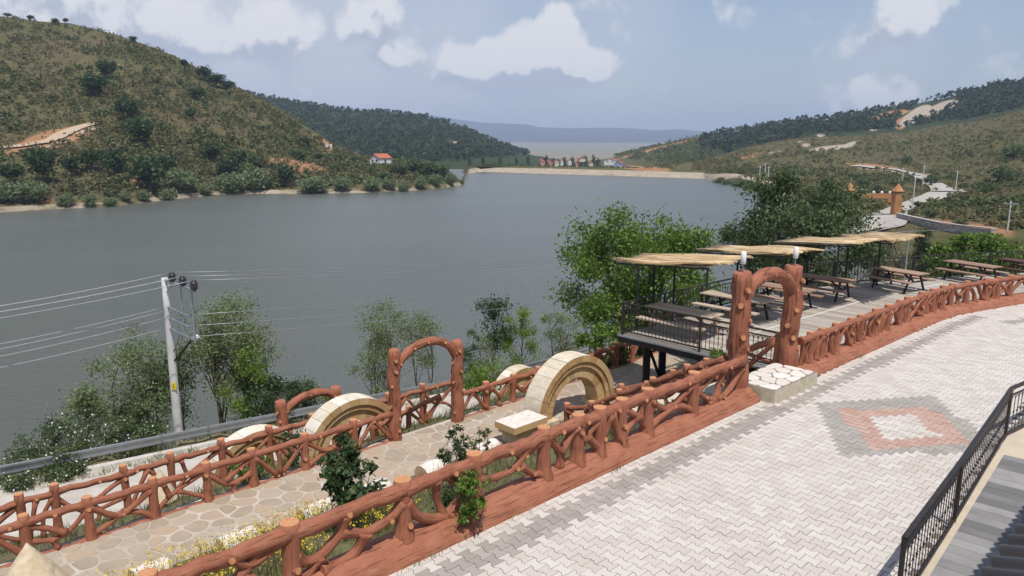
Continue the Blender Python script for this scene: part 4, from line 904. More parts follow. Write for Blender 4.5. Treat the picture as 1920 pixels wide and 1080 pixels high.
# ------------------------------------------------------------------ stone arches of cut blocks
def stone_arch(label, s0, t0, z0, r_out, depth, nb=15, peds=True, cut=1.0, seed=1):
    rn = random.Random(seed); a_ = thing('stone_arch', S(s0, t0, z0), label, 'arch', 'stone arches in the terraced garden'); off = a_.location
    def ring(name, r0, r1, d0, d1, mats, mouter, n, gap):
        for k in range(n):
            x0 = math.pi * (k + gap) / n; x1 = math.pi * (k + 1 - gap) / n; vs = []; M = 3
            j = rn.uniform(-.006, .006)
            for dd in (d0, d1):
                for r in (r0, r1 + j):
                    for m in range(M + 1):
                        x = x0 + (x1 - x0) * m / M; vs.append(S(s0 - r * math.cos(x), t0 + dd, z0 + r * math.sin(x)))
            g = lambda d, r, m: d * 2 * (M + 1) + r * (M + 1) + m
            fs = []; mi = []
            for m in range(M):
                fs += [(g(0, 0, m), g(0, 1, m), g(0, 1, m + 1), g(0, 0, m + 1)), (g(1, 0, m), g(1, 0, m + 1), g(1, 1, m + 1), g(1, 1, m)), (g(0, 1, m), g(1, 1, m), g(1, 1, m + 1), g(0, 1, m + 1)), (g(0, 0, m), g(0, 0, m + 1), g(1, 0, m + 1), g(1, 0, m))]; mi += [0, 0, mouter, 0]
            fs += [(g(0, 0, 0), g(1, 0, 0), g(1, 1, 0), g(0, 1, 0)), (g(0, 0, M), g(0, 1, M), g(1, 1, M), g(1, 0, M))]; mi += [0, 0]
            b = MB(off); b.add(vs, fs, mi); b.build(name, mats, a_)
    ring('voussoir', r_out - 0.30, r_out, -depth / 2, depth / 2, ['arch_ochre', 'arch_cream'], 1, nb, 0.018)
    ring('inner_voussoir', r_out - 0.62, r_out - 0.303, -depth / 2 + 0.07, depth / 2 - 0.07, ['arch_ochre', 'arch_ochre'], 0, nb + 4, 0.02)
    ring('hood_mould', r_out - 0.14, r_out + 0.05, -depth / 2 - 0.05, depth / 2 + 0.002, ['arch_ochre', 'arch_cream'], 1, nb, 0.012)
    if peds:
        for sg in (-1, 1):
            c = s0 + sg * (r_out - 0.30)
            part('pedestal', 'cone_stone', a_, lambda b: b.prism([S(x, y, 0)[:2] for x, y in ((c - .42, t0 - depth / 2 - .12), (c + .42, t0 - depth / 2 - .12), (c + .42, t0 + depth / 2 + .1), (c - .42, t0 + depth / 2 + .1))], z0 - 0.6, z0 + 0.004), origin=off)
    return a_
stone_arch('large cream stone arch standing on the path by the garden steps', 8.2, 6.62, -2.25, 1.62, 0.62, 15, True, seed=3)
stone_arch('middle-sized cream stone arch below the path, behind the path gate', 3.05, 10.45, -3.2, 1.52, 0.55, 15, False, seed=4)
stone_arch('lowest cream stone arch behind the lowest log gate post', 0.95, 12.1, -3.95, 1.42, 0.5, 15, False, seed=5)
stone_arch('small cream stone arch half hidden behind the fence by the path', 10.6, 11.3, -3.72, 1.15, 0.5, 13, False, seed=6)
pd = thing('stone_plinth', S(5.75, 6.15, -2.42), 'stepped cream stone plinth left of the large arch', 'plinth')
for nm, w, z0_, z1_, mt in (('cap', .62, -1.98, -1.80, ['arch_ochre', 'log_white']), ('moulding', .54, -2.10, -1.98, ['arch_ochre', 'arch_ochre']), ('block', .45, -2.6, -2.10, ['cone_stone', 'cone_stone'])):
    part(nm, mt, pd, lambda b: b.prism([S(5.75 + x * w, 6.15 + y * w * 0.62, 0)[:2] for x, y in ((-1, -1), (1, -1), (1, 1), (-1, 1))], z0_, z1_ - 0.002, 0, 1))
# petrified-looking log drums along the path edge
def drum(label, s, t, L, r, z, tilt=0.0, mats=('log_white', 'log_end')):
    o = thing('stone_log', S(s, t, z), label, 'stone log', 'stone logs edging the path'); b = MB(o.location); n = 8
    a, c = S(s - L / 2, t, z + 0.02), S(s + L / 2, t + tilt, z + 0.02)
    b.tube([a.lerp(c, k / n) for k in range(n + 1)], [r * (1 + 0.05 * math.sin(k * 1.3 + s)) for k in range(n + 1)], 18, 0, 1, 0.10, 4.0)
    b.build('drum', list(mats), o); return o
for lab, s, L in (('white stone log at the lower edge of the photo among yellow weeds', -3.75, .62), ('white stone log on the path, left of the leafy bush', -2.1, .72), ('white stone log directly behind the leafy bush', -0.35, .8), ('white stone log showing at the right edge of the leafy bush', 1.1, .72), ('white stone log with an orange end, behind the twiggy shrub', 2.75, .75), ('white stone log next to the stepped plinth', 4.45, .7)):
    drum(lab, s, 6.12, L, 0.25, -2.36, 0.05)
for lab, s, t in (('shade-grey stone log left of the deck legs', 10.6, 6.3), ('shade-grey stone log between the deck legs', 11.9, 5.9), ('shade-grey stone log under the deck, right of its legs', 13.0, 5.6)):
    drum(lab, s, t, 0.75, 0.30, -2.2, -0.25, ('log_shade_grey', 'log_end'))  # deck shade painted in: darker grey in place of the white log stone
def cone(label, base, r, h, hcyl):
    o = thing('stone_cone', base, label, 'stone cone', 'stone cones in the garden'); b = MB(o.location)
    part('cap', 'cone_stone', o, lambda b: b.tube([base + Vector((0, 0, hcyl + h * k / 10)) for k in range(11)], [max(0.012, r * (1 - k / 10) ** 0.92) for k in range(11)], 22, 0, None, 0.07, 5.0, smooth=False))
    part('drum', 'cone_stone', o, lambda b: b.tube([base + Vector((0, 0, hcyl * k / 4 - 0.1)) for k in range(5)], r * 0.86, 20, 0, None, 0.06, 4.0, smooth=False)); return o
cone('large pale stone cone in the lower left corner', S(-5.5, 6.6, -2.45), 0.62, 0.92, 0.36)
cone('small cream stone cone between the two lower log fences', S(-2.28, 10.05, -3.1), 0.36, 0.75, 0.35)

# ------------------------------------------------------------------ picnic deck on steel legs
DZ = -0.2
FAR = [(9.95, 6.15), (20.3, 5.95), (24.2, 4.3), (28, 2.6), (31.5, 0.6), (33, -1.6)]
def tfar(s): return float(np.interp(s, [q[0] for q in FAR], [q[1] for q in FAR]))
deck = thing('picnic_deck', S(15, 3, DZ), 'weathered grey plank deck on black steel legs above the lake', 'deck')
k = 0; s = 10.0; PLM = {}
while s < 32.6:
    ta = A_at(s)[0] + 0.30; tb = tfar(s) - random.uniform(0, .015); L = round(tb - ta, 2); key = L
    if key not in PLM:
        b = MB(); b.box((0, 0, 0), (0.137, 1.0, 0.035), Matrix.Rotation(math.atan2(U.y, U.x), 3, 'Z')); PLM[0] = PLM.get(0) or b.mesh('plank'); PLM[key] = PLM[0]
        if not PLM[0].materials: PLM[0].materials.append(MATS['plank_grey'])
    if L > 0.3:
        b = MB(deck.location); c = S(s, (ta + tb) / 2, DZ - 0.018 + random.uniform(-.003, .003)); b.bar(S(s, ta, c.z), S(s, tb, c.z), 0.135, 0.035); b.build('plank', 'plank_grey', deck)
    s += 0.145
part('joint_strip', 'white_plastic', deck, lambda b: b.bar(S(11.5, 3.52, DZ + 0.006), S(20, 3.1, DZ + 0.006), 0.035, 0.012), lambda b: b.bar(S(20.02, 3.1, DZ + 0.006), S(26, 2.2, DZ + 0.006), 0.035, 0.012))
def beams(b):
    b.bar(S(9.93, 0.6, DZ - .13), S(9.93, 6.2, DZ - .13), 0.12, 0.19)
    for i in range(len(FAR) - 1):
        b.bar(S(FAR[i][0] - .02, FAR[i][1] + .05, DZ - .14), S(FAR[i + 1][0], FAR[i + 1][1] + .05, DZ - .14), 0.12, 0.2)
    for t in (1.4, 3.4, 5.6): b.bar(S(10.05, t, DZ - .14), S(20, t, DZ - .14), 0.1, 0.18)
part('beam', 'steel_dark', deck, beams)
part('edge_trim', 'galvanised', deck, lambda b: b.bar(S(9.87, 0.6, DZ - .02), S(9.87, 6.2, DZ - .02), 0.07, 0.05))
for s_, t_ in ((10.6, 5.65), (11.35, 5.6), (13.4, 5.5), (16, 5.6), (19, 5.5), (22, 4.4), (10.8, 1.6), (14.6, 3.4), (13.4, 1.6)):
    part('leg', 'steel_dark', deck, lambda b: b.bar(S(s_, t_, DZ - .2), S(s_, t_, zg(s_, t_) - .3), 0.20, 0.20))
part('brace', 'steel_dark', deck, lambda b: (b.bar(S(10.6, 5.65, -.5), S(11.35, 5.6, -1.9), 0.07), b.bar(S(10.6, 5.65, -1.75), S(11.35, 5.6, -1.75), 0.09), b.bar(S(11.35, 5.6, -2.4), S(10.65, 5.65, -1.8), 0.05)))

BALM = {}
def bal_mesh(h, w):
    if (h, w) in BALM: return BALM[(h, w)]
    b = MB(); b.box((0, 0, h / 2), (w, w, h)); b.tube([(0, 0, h * .48), (0, 0, h * .505), (0, 0, h * .53), (0, 0, h * .555)], [w * .6, w * 1.35, w * 1.35, w * .6], 6, uv=False, smooth=False)
    me = b.mesh('baluster'); me.materials.append(MATS['black_iron']); BALM[(h, w)] = me; return me
ARM = {}
def arc_mesh(span, h, w):
    key = (round(span, 3), h, w)
    if key not in ARM:
        b = MB(); pts = [(span * (0.5 - 0.5 * math.cos(math.pi * k / 8)), 0, h * math.sin(math.pi * k / 8) ** 0.8) for k in range(9)]; b.tube(pts, w * .55, 5, uv=False, smooth=False)
        me = b.mesh('arch_bar'); me.materials.append(MATS['black_iron']); ARM[key] = me
    return ARM[key]
def iron_rail(label, pts, h, step, hand=(0.055, 0.04), bw=0.014, pw=0.05, post_every=2.0, arcs=True, low=0.12, second=0.14, foot=0.0):
    root = thing('iron_railing', pts[0], label, 'railing', 'black iron railings')
    part('handrail', 'black_iron', root, *[lambda b, i=i: b.bar(pts[i] + Vector((0, 0, h)), pts[i + 1] + Vector((0, 0, h)), hand[0], hand[1]) for i in range(len(pts) - 1)])
    part('upper_bar', 'black_iron', root, *[lambda b, i=i: b.bar(pts[i] + Vector((0, 0, h - second)), pts[i + 1] + Vector((0, 0, h - second)), 0.025, 0.025) for i in range(len(pts) - 1)])
    part('lower_bar', 'black_iron', root, *[lambda b, i=i: b.bar(pts[i] + Vector((0, 0, low)), pts[i + 1] + Vector((0, 0, low)), 0.04, 0.04) for i in range(len(pts) - 1)])
    for i in range(len(pts) - 1):
        d = pts[i + 1] - pts[i]; L = d.length; d.normalize(); np_ = max(1, round(L / post_every))
        for k in range(np_ + (1 if i == len(pts) - 2 else 0)):
            q = pts[i] + d * (L * k / np_); part('post', 'black_iron', root, lambda b: b.box(q + Vector((0, 0, h / 2 - foot / 2)), (pw, pw, h + foot - 0.01), Matrix.Rotation(math.atan2(d.y, d.x), 3, 'Z')))
        n = int(L / step); me = bal_mesh(round(h - second - low, 3), bw)
        for k in range(n):
            q = pts[i] + d * ((k + 0.5) * L / n); o = bpy.data.objects.new('baluster', me); COL.objects.link(o); o.parent = root
            o.location = q + Vector((0, 0, low)) - pts[0]; o.rotation_euler = (0, 0, math.atan2(d.y, d.x))
            if arcs and k < n - 2:
                o = bpy.data.objects.new('arch_bar', arc_mesh(2 * L / n, 0.15, bw)); COL.objects.link(o); o.parent = root
                o.location = q + Vector((0, 0, h - second - 0.16)) - pts[0]; o.rotation_euler = (0, 0, math.atan2(d.y, d.x))
    return root
iron_rail('black iron railing across the near end of the picnic deck', [S(9.95, 0.75, DZ), S(9.95, 6.1, DZ)], 0.98, 0.125, arcs=True, post_every=2.6)
iron_rail('black iron railing along the lake side of the picnic deck', [S(9.95, 6.1, DZ)] + [S(a, c - 0.06, DZ) for a, c in FAR[1:]], 0.98, 0.16, arcs=False, post_every=2.0, pw=0.06)
iron_rail('black iron railing at the lower right beside the paved yard', [RAIL0 - RD * 0.0, RAIL1, RAIL2, RAIL3], 1.02, 0.150, hand=(0.065, 0.045), arcs=True, post_every=3.4, pw=0.05, foot=0.12, bw=0.0105)

# picnic tables
def picnic_table(label, s, t, L, rz, top, frame='steel_dark', zt=0.75):
    o = thing('picnic_table', S(s, t, DZ), label, 'table', 'picnic tables on the deck', rz=math.atan2(U.y, U.x) + rz)
    loc = (0, 0, 0)
    for k in range(5): part('top_board', top, o, lambda b: b.box(((k - 2) * 0.152, 0, zt - 0.02), (0.146, L, 0.04)), origin=loc)
    for sg in (-1, 1):
        for k in range(2): part('bench_board', top, o, lambda b: b.box((sg * 0.70 + (k - .5) * 0.145, 0, 0.44), (0.138, L, 0.045)), origin=loc)
    for e in (-1, 1):
        y = e * (L / 2 - 0.32)
        for sg in (-1, 1): part('leg', frame, o, lambda b: b.bar((sg * 0.27, y, zt - .045), (sg * 0.62, y, 0.0), 0.06, 0.06), origin=loc)
        part('cross_bar', frame, o, lambda b: (b.bar((-0.80, y + .001, 0.39), (0.80, y + .001, 0.39), 0.058, 0.05), b.bar((-0.35, y + .001, zt - .07), (0.35, y + .001, zt - .07), 0.057, 0.05)), origin=loc)
        part('brace', frame, o, lambda b: b.bar((0, y - e * .03, 0.38), (0, y - e * 0.55, zt - .06), 0.05, 0.05), origin=loc)
    return o
picnic_table('shaded picnic table at the near corner of the deck', 11.35, 4.9, 2.3, 0.0, 'table_pale', 'table_wood')
picnic_table('pale-topped picnic table behind the left post of the tall gate', 14.3, 4.85, 2.3, 0.0, 'table_pale')
picnic_table('picnic table seen through the arch of the tall gate', 17.0, 4.6, 2.2, 0.0, 'table_wood')
picnic_table('brown picnic table just right of the tall gate', 19.8, 4.45, 2.2, 0.0, 'table_wood')
picnic_table('brown picnic table under the farthest reed canopy', 23.5, 3.05, 2.0, -0.25, 'table_wood')
picnic_table('brown picnic table in front of the bright green bush', 27.5, 1.6, 2.1, -0.3, 'table_wood')
picnic_table('dark picnic table at the right edge of the deck', 29.8, 0.2, 2.1, -0.35, 'table_dark', 'table_dark')

# reed canopies: loose mats of reed over light steel frames
def canopy(label, corners, seed, posts):
    rn = random.Random(seed); A, B, C, D = corners            # A,B near end (small t), C,D lake end
    o = thing('reed_canopy', S(posts[0][0], posts[0][1], DZ), label, 'canopy', 'reed canopies over the deck'); off = o.location
    b = MB(off); n = 240
    for k in range(n):
        f = (k + rn.uniform(0, 1)) / n; a = A.lerp(B, f); c = D.lerp(C, f); d = c - a
        e0 = rn.uniform(-.05, .07); e1 = rn.uniform(-.09, .06); lift = rn.uniform(0, .05)
        pts = [a + d * (e0 + (1 - e0 + e1) * j / 6) + Vector((0, 0, lift + 0.045 * math.sin(j * 1.1 + seed) * math.sin(f * 9 + seed) + rn.uniform(-.012, .012))) + U * rn.uniform(-.02, .02) for j in range(7)]
        b.tube(pts, rn.uniform(.011, .02), 4, uv=False)
    b.build('reed_mat', 'reed', o)
    b = MB(off); dn = Vector((0, 0, -.035)); b.add([A.lerp(C, .03) + dn, B.lerp(D, .03) + dn, C.lerp(A, .03) + dn, D.lerp(B, .03) + dn, A.lerp(C, .03) + dn * .5, B.lerp(D, .03) + dn * .5, C.lerp(A, .03) + dn * .5, D.lerp(B, .03) + dn * .5], [(3, 2, 1, 0), (4, 5, 6, 7), (0, 1, 5, 4), (1, 2, 6, 5), (2, 3, 7, 6), (3, 0, 4, 7)]); b.build('under_mat', 'reed', o)
    zf = Vector((0, 0, -.07))
    part('frame', 'steel_dark', o, lambda b: [b.bar(p + zf, q + zf, 0.04) for p, q in ((A, D), (B, C), (A.lerp(D, .95), B.lerp(C, .95)), (A.lerp(D, .1), B.lerp(C, .1)))], origin=off)
    for s_, t_ in posts:
        p = S(s_, t_, DZ); nrm = (B - A).cross(D - A); z = A.z - ((p.x - A.x) * nrm.x + (p.y - A.y) * nrm.y) / nrm.z
        part('post', 'steel_dark', o, lambda b: b.bar(p, Vector((p.x, p.y, z - 0.06)), 0.055), origin=off)
    return o
def cz(s, t, z): return S(s, t, z)
canopy('nearest reed canopy, left of the tall gate in front of the bright green tree', (cz(10.06, 3.3, 2.2), cz(12.4, 3.4, 2.2), cz(12.97, 7.2, 1.8), cz(10.88, 7.25, 1.8)), 1, [(10.6, 6.08), (12.5, 6.06), (11.4, 6.07)])
canopy('second reed canopy, above the arch of the tall gate', (cz(13.55, 2.95, 2.2), cz(15.47, 2.7, 2.2), cz(16.66, 6.55, 1.8), cz(14.88, 6.7, 1.8)), 2, [(14.4, 6.03), (16.3, 6.0)])
canopy('third reed canopy, below the dark tree', (cz(17.46, 2.5, 2.2), cz(19.24, 2.33, 2.2), cz(21.0, 5.75, 1.8), cz(18.85, 5.85, 1.8)), 3, [(18.5, 5.4), (20.3, 5.3)])
canopy('farthest reed canopy, nearest the castle-like gateway', (cz(19.3, 1.95, 2.15), cz(21.9, 1.85, 2.15), cz(24.8, 4.5, 1.8), cz(22.4, 5.0, 1.8)), 4, [(22.1, 4.55), (23.6, 3.9), (21.6, 4.7)])
part('cable', 'galvanised', tag(thing('cable_post', S(25.5, 3.5, DZ), 'slim dark post right of the farthest reed canopy', 'post'), None), lambda b: b.tube([S(24.2, 4.0, 1.85), S(25.5, 3.5, 1.9), S(29, 2.6, 1.75)], 0.012, 5), lambda b: b.bar(S(25.5, 3.5, DZ), S(25.5, 3.5, 1.9), 0.05))

# ------------------------------------------------------------------ tiled walk, porch roof at the lower right, added unseen building behind
walk = MB(); wpts = [RAIL0 - RD * 5 - RP * 0.03, RAIL2 - RP * 0.03, RAIL3 - Vector((-RD2.y, RD2.x, 0)) * 0.03, RAIL3 - Vector((-RD2.y, RD2.x, 0)) * 6, RAIL0 - RD * 5 - RP * 4.6]
walk.prism([(q.x, q.y) for q in wpts[::-1]][::-1], -0.4, 0.085); wk = walk.build('tiled_walk', 'render_beige'); wk['kind'] = 'structure'
rz = math.atan2(RP.y, RP.x)
for k in range(46):
    c0 = RAIL0 - RD * 4.6 + RD * (k * 0.235)
    for j in range(-1, 3):
        L = 1.18; off_ = (0.4 if k % 2 else 0) - 0.3 + j * 1.19
        a0 = max(0.10, off_); a1 = min(3.6, off_ + L)
        if a1 - a0 < 0.1: continue
        c = c0 - RP * ((a0 + a1) / 2)
        b = MB(); b.box((c.x, c.y, 0.078 + random.uniform(0, .002)), (a1 - a0, 0.229, 0.03), Matrix.Rotation(rz, 3, 'Z')); b.build('tile', 'tile_grey', wk)
porch = thing('porch_roof', Vector((1, 1, 0)), 'dark wavy porch roof in the lower right corner', 'roof')
EZ = 2.85; EDGE = at_z(1859, 1080, EZ); ev = []; ef = []
nw = 120; NX = 18; ED = Vector((0.722, 0.692, 0))
for i in range(nw * 6 + 1):
    u_ = -5 + 14 * i / (nw * 6)
    for k in range(NX):
        w_ = 4.5 * k / (NX - 1); h_ = 0.032 * abs(math.sin(math.pi * u_ / 0.19)) ** 0.7
        q = EDGE + ED * u_ - RP * (w_ - 0.035 * abs(math.sin(math.pi * u_ / 0.19)) * (k == 0)); ev.append((q.x, q.y, EZ + 0.05 + h_ + w_ * 0.32))
for i in range(nw * 6):
    for k in range(NX - 1): ef.append((i * NX + k, i * NX + k + 1, (i + 1) * NX + k + 1, (i + 1) * NX + k))
b = MB(porch.location); b.add(ev, ef, [1 if (f[0] % NX) == 0 else 0 for f in ef], True); b.build('tile_sheet', ['roof_slate', 'porcelain_black'], porch)
part('gutter', 'porcelain_black', porch, lambda b: b.bar(EDGE - RP * 0.12 - ED * 5 + Vector((0, 0, -.04)), EDGE - RP * 0.12 + ED * 9 + Vector((0, 0, -.04)), 0.13, 0.10))
for k in (-4, 0, 4.5, 8.5):
    part('post', 'black_iron', porch, lambda b: b.bar(EDGE - RP * 0.3 + ED * k + Vector((0, 0, -EZ + .08)), EDGE - RP * 0.3 + ED * k + Vector((0, 0, -.09)), 0.09))
house = thing('unseen_building', EDGE - RP * 4.5 - Vector((0, 0, EZ)), 'unseen building block added behind the porch roof', 'building')  # unseen block, added to cast shade behind the porch
part('wall', 'render_beige', house, lambda b: b.box(EDGE - RP * 7.3 + RD * 2 + Vector((0, 0, 3.4 - EZ)), (14, 5.4, 7.0), Matrix.Rotation(math.atan2(RD.y, RD.x), 3, 'Z')))
part('roof', 'red_tile', house, lambda b: b.box(EDGE - RP * 7.3 + RD * 2 + Vector((0, 0, 7.03 - EZ)), (14.6, 5.9, 0.25), Matrix.Rotation(math.atan2(RD.y, RD.x), 3, 'Z')))

# ------------------------------------------------------------------ guardrail, poles and wires by the lakeside road
GT = 17.25
def gz(s): return zg(s, 17.0)
gr = thing('guardrail', S(-24, GT, gz(-24)), 'grey steel guardrail along the lakeside road', 'guardrail')
k = -24.0; prof = [(0, .0), (.03, .06), (-.03, .12), (.0, .155), (-.03, .19), (.03, .25), (0, .31)]
while k < 36:
    b = MB(gr.location); vs = []
    for e in (k, k + 2.97):
        for t_, z_ in prof: vs.append(S(e, GT - t_ * 1.3 - 0.06, gz(e) + 0.26 + z_))
    b.add(vs, [(i, i + 7, i + 8, i + 1) for i in range(6)], 0, True); b.build('beam', 'galvanised', gr)
    part('post', 'galvanised', gr, lambda b: b.bar(S(k + .05, GT + .05, gz(k) - .3), S(k + .05, GT + .05, gz(k) + .55), 0.1, 0.06)); k += 3.0
b = MB(); k = -24.0; vs = []; fs = []
for i in range(121):
    s_ = -24 + i * 0.5; j = 0.03 * mnoise.noise(Vector((s_, 1, 2)))
    vs += [S(s_, 16.72 + j, gz(s_) - .05), S(s_, 16.74 + j, gz(s_) + .10), S(s_, 16.95 + j, gz(s_) + .11), S(s_, 16.99 + j, gz(s_) - .05)]
for i in range(120): fs += [(i * 4 + q, (i + 1) * 4 + q, (i + 1) * 4 + q + 1, i * 4 + q + 1) for q in range(3)]
b.add(vs, fs); o = b.build('road_kerb', 'concrete'); o['kind'] = 'structure'

PB = at_t(335, 812, 18.1); PTOP = at_d(322, 521, PB.y)
def pole(name, label, base, top, r0, r1, arms=True, group='concrete power poles'):
    o = thing(name, base, label, 'power pole', group); off = o.location; H = top - base.z
    part('shaft', 'pole_concrete', o, lambda b: b.tube([base + Vector((0, 0, H * k / 6 - (0.4 if k == 0 else 0))) for k in range(7)], [r0 + (r1 - r0) * k / 6 for k in range(7)], 14, uv=False), origin=off); return o
pole_ = pole('power_pole', 'pale concrete power pole with street lamp by the guardrail', PB - Vector((0, 0, 1.0)), PTOP.z, 0.165, 0.10)
T = Vector((PB.x, PB.y, PTOP.z)); XA = Vector((1.62, -1.75, 0)); XL = Vector((0.85, -0.4, 0))     # crossarms reach out towards the road
part('cross_arm', 'galvanised', pole_, lambda b: b.bar(T - XA * .05 + Vector((0, 0, -.06)), T + XA * 1.15 + Vector((0, 0, -.06)), 0.07, 0.07), lambda b: b.bar(T + XA * 1.0 + Vector((0, 0, -.1)), T + XA * 1.0 + Vector((0, 0, -1.75)), 0.05), lambda b: b.bar(T + XA * .62 + Vector((0, 0, -.1)), T + XA * .62 + Vector((0, 0, -1.6)), 0.035), origin=pole_.location)
for f in (0.32, 0.72, 1.12):
    part('insulator', 'porcelain_black', pole_, lambda b: b.tube([T + XA * f + Vector((0, 0, z)) for z in (-.02, .04, .06, .12, .14, .20, .22, .29)], [.05, .13, .09, .135, .09, .135, .09, .07], 10, uv=False), origin=pole_.location)
for k in range(3):
    zz = -0.98 - 0.36 * k
    part('bracket', 'galvanised', pole_, lambda b: (b.bar(T - XA * .06 + Vector((0, 0, zz)), T + XA * .8 + Vector((0, 0, zz)), 0.045), b.bar(T + XA * .05 + Vector((0, 0, zz - .05)), T + XA * .55 + Vector((.05, .1, zz + .12)), 0.03)), origin=pole_.location)
part('strut', 'galvanised', pole_, lambda b: (b.bar(T + Vector((0, 0, -2.5)) + XA * .1, T + XA * .45 + Vector((0, 0, -1.75)), 0.03), b.bar(T + Vector((0, 0, -.5)), T + XA * .35 + Vector((0, 0, -.1)), 0.03)), origin=pole_.location)
la = T + Vector((0, 0, -2.95)); lb = T + XL * 0.95 + Vector((0.1, 0, -2.0))
part('lamp_arm', 'steel_dark', pole_, lambda b: b.tube([la, la.lerp(lb, .5) + Vector((0, 0, -.03)), lb], 0.032, 8, uv=False), origin=pole_.location)
part('lamp_head', 'white_plastic', pole_, lambda b: b.tube([lb - XL * .05, lb + XL * .05 + Vector((0, 0, .04)), lb + XL * .25 + Vector((0, 0, .10)), lb + XL * .36 + Vector((0, 0, .12))], [.03, .075, .085, .03], 10, uv=False), origin=pole_.location)
wp = PB + Vector((0.06, -0.16, 1.75)); part('warning_plate', 'yellow_plate', pole_, lambda b: b.box(wp, (0.17, 0.02, 0.24)), origin=pole_.location)
part('warning_sign_mark', 'porcelain_black', pole_, lambda b: (b.bar(wp + Vector((.0, -.012, .07)), wp + Vector((-.02, -.012, -.0)), .02, .004, up=Vector((0, 1, 0))), b.bar(wp + Vector((-.02, -.012, .0)), wp + Vector((.02, -.012, -.07)), .02, .004, up=Vector((0, 1, 0)))), origin=pole_.location)
P2 = Vector((18.6, 50.0, -6.6))
pole('power_pole', 'second concrete power pole behind the dark tree', P2, -0.7, 0.15, 0.09)
def wire(label, a, c, sag):
    o = thing('wire', a, label, 'wire', 'overhead wires'); b = MB(o.location); n = 20
    b.tube([a.lerp(c, k / n) - Vector((0, 0, sag * 4 * (k / n) * (1 - k / n))) for k in range(n + 1)], 0.011, 5, uv=False); b.build('strand', 'galvanised', o)
WL = [(0.32, .3, 'topmost', 611), (0.72, .3, 'second', 622), (1.12, .3, 'third', 634)]
for f, z, nm, yy in WL:
    wire('%s overhead wire running left from the concrete power pole' % nm, T + XA * f + Vector((0, 0, .28)), at_d(-260, yy, 19.0), 0.12)
    wire('%s overhead wire running right from the concrete power pole' % nm, T + XA * f + Vector((0, 0, .28)), P2 + Vector((f - .7, 0, 6.0)), 0.5)
for k, yy in enumerate((690, 702, 716, 738)):
    z = (-0.98, -1.10, -1.34, -1.70)[k]
    wire('%s lower wire running left from the power pole brackets' % ORD[k], T + Vector((0, 0, z)), at_d(-260, yy, 19.0), 0.12)
    if k != 1: wire('%s lower wire running right from the power pole brackets' % ORD[k], T + XA * .7 + Vector((0, 0, z)), P2 + Vector((0, 0, 5.0 - .35 * k)), 0.5)

# ------------------------------------------------------------------ right-hand distance: road, castle gateway, wall, poles
def drape_strip(name, mat, pix, width, dz, sub=6, world=False):
    P = [Vector(q) if world else hit(*q) for q in pix]; P = curve(P, sub); vs = []; fs = []
    for i, q in enumerate(P):
        d = (P[min(i + 1, len(P) - 1)] - P[max(i - 1, 0)]); d.z = 0; d.normalize(); nrm = Vector((-d.y, d.x, 0))
        w = width if isinstance(width, (int, float)) else float(np.interp(i / (len(P) - 1), np.linspace(0, 1, len(width)), width))
        for e in (-1, -.33, .33, 1):
            c = q + nrm * (e * w / 2); c.z = max(ground_at(c.x, c.y), ground_at(q.x, q.y) - 0.3) + dz; vs.append(c)
    for i in range(len(P) - 1): fs += [(4 * i + k, 4 * (i + 1) + k, 4 * (i + 1) + k + 1, 4 * i + k + 1) for k in range(3)]
    b = MB(); b.add(vs, fs, 0, True); o = b.build(name, mat); o['kind'] = 'structure'; return o
drape_strip('gateway_road', 'road_pale', [(1540, 480), (1580, 468)] + ROADS['gateway_road'], [6, 6, 7, 7, 8, 7, 5, 5, 7, 9], 0.3)
drape_strip('hill_road', 'road_pale', ROADS['hill_road'], [9, 8, 6, 5, 4, 4, 4], 0.55)
drape_strip('hill_track', 'road_dirt', ROADS['hill_track'], [3.2, 3.2, 4.5, 4.5, 3.5, 3], 0.4)
cb = hit(1668, 405); CW = at_d(1612, 400, cb.y + 4)
castle = thing('castle_gateway', cb, 'orange castle-like gateway with two cone-capped towers over the far road', 'gateway')
gzz = cb.z
def tower(p, h, r):
    part('tower', 'tower_ochre', castle, lambda b: b.tube([p + Vector((0, 0, -1.5)), p + Vector((0, 0, h * .5)), p + Vector((0, 0, h))], [r * 1.12, r, r], 8, uv=False, smooth=False))
    part('belfry', 'window_dark', castle, lambda b: b.tube([p + Vector((0, 0, h)), p + Vector((0, 0, h + .28))], r * 0.82, 8, uv=False, smooth=False))
    part('pillar_ring', 'tower_ochre', castle, lambda b: [b.box(p + Vector((r * .86 * math.cos(a), r * .86 * math.sin(a), h + .14)), (.3, .3, .28)) for a in [k * math.pi / 4 + .39 for k in range(8)]])
    rf = part('cone_roof', 'tower_ochre', castle, lambda b: b.tube([p + Vector((0, 0, h + .28)), p + Vector((0, 0, h + 1.75))], [r * 1.22, 0.05], 8, uv=False, smooth=False))
    part('finial', 'galvanised', castle, lambda b: b.tube([p + Vector((0, 0, h + 1.7)), p + Vector((0, 0, h + 2.5))], 0.05, 5, uv=False))
TR = hit(1679, 405); TR = Vector((TR.x, TR.y, gzz)); TL = Vector((TR.x - 8.2, TR.y + 2.5, gzz))
tower(TR, 4.6, 1.0); tower(TL, 4.6, 1.0)
dv = TL - TR; nn = 9
part('arch_wall', 'tower_ochre', castle, lambda b: [b.bar(TR + dv * (k / 12) + Vector((0, 0, (lambda u: 3.9 - 0.5 * ((4.1 - (2.2 + 1.5 * math.sin(math.pi * min(1, max(0, (u - .12) / .76))) ** .5)) * 0))(k / 12))), TR + dv * ((k + 1) / 12) + Vector((0, 0, 3.9)), 0.7, 0.9) for k in range(12)], lambda b: [b.bar(TR + dv * f + Vector((0, 0, 3.1)), TR + dv * (f + .06) + Vector((0, 0, 3.1)), 0.69, 0.8) for f in (.08, .14, .80, .86)])
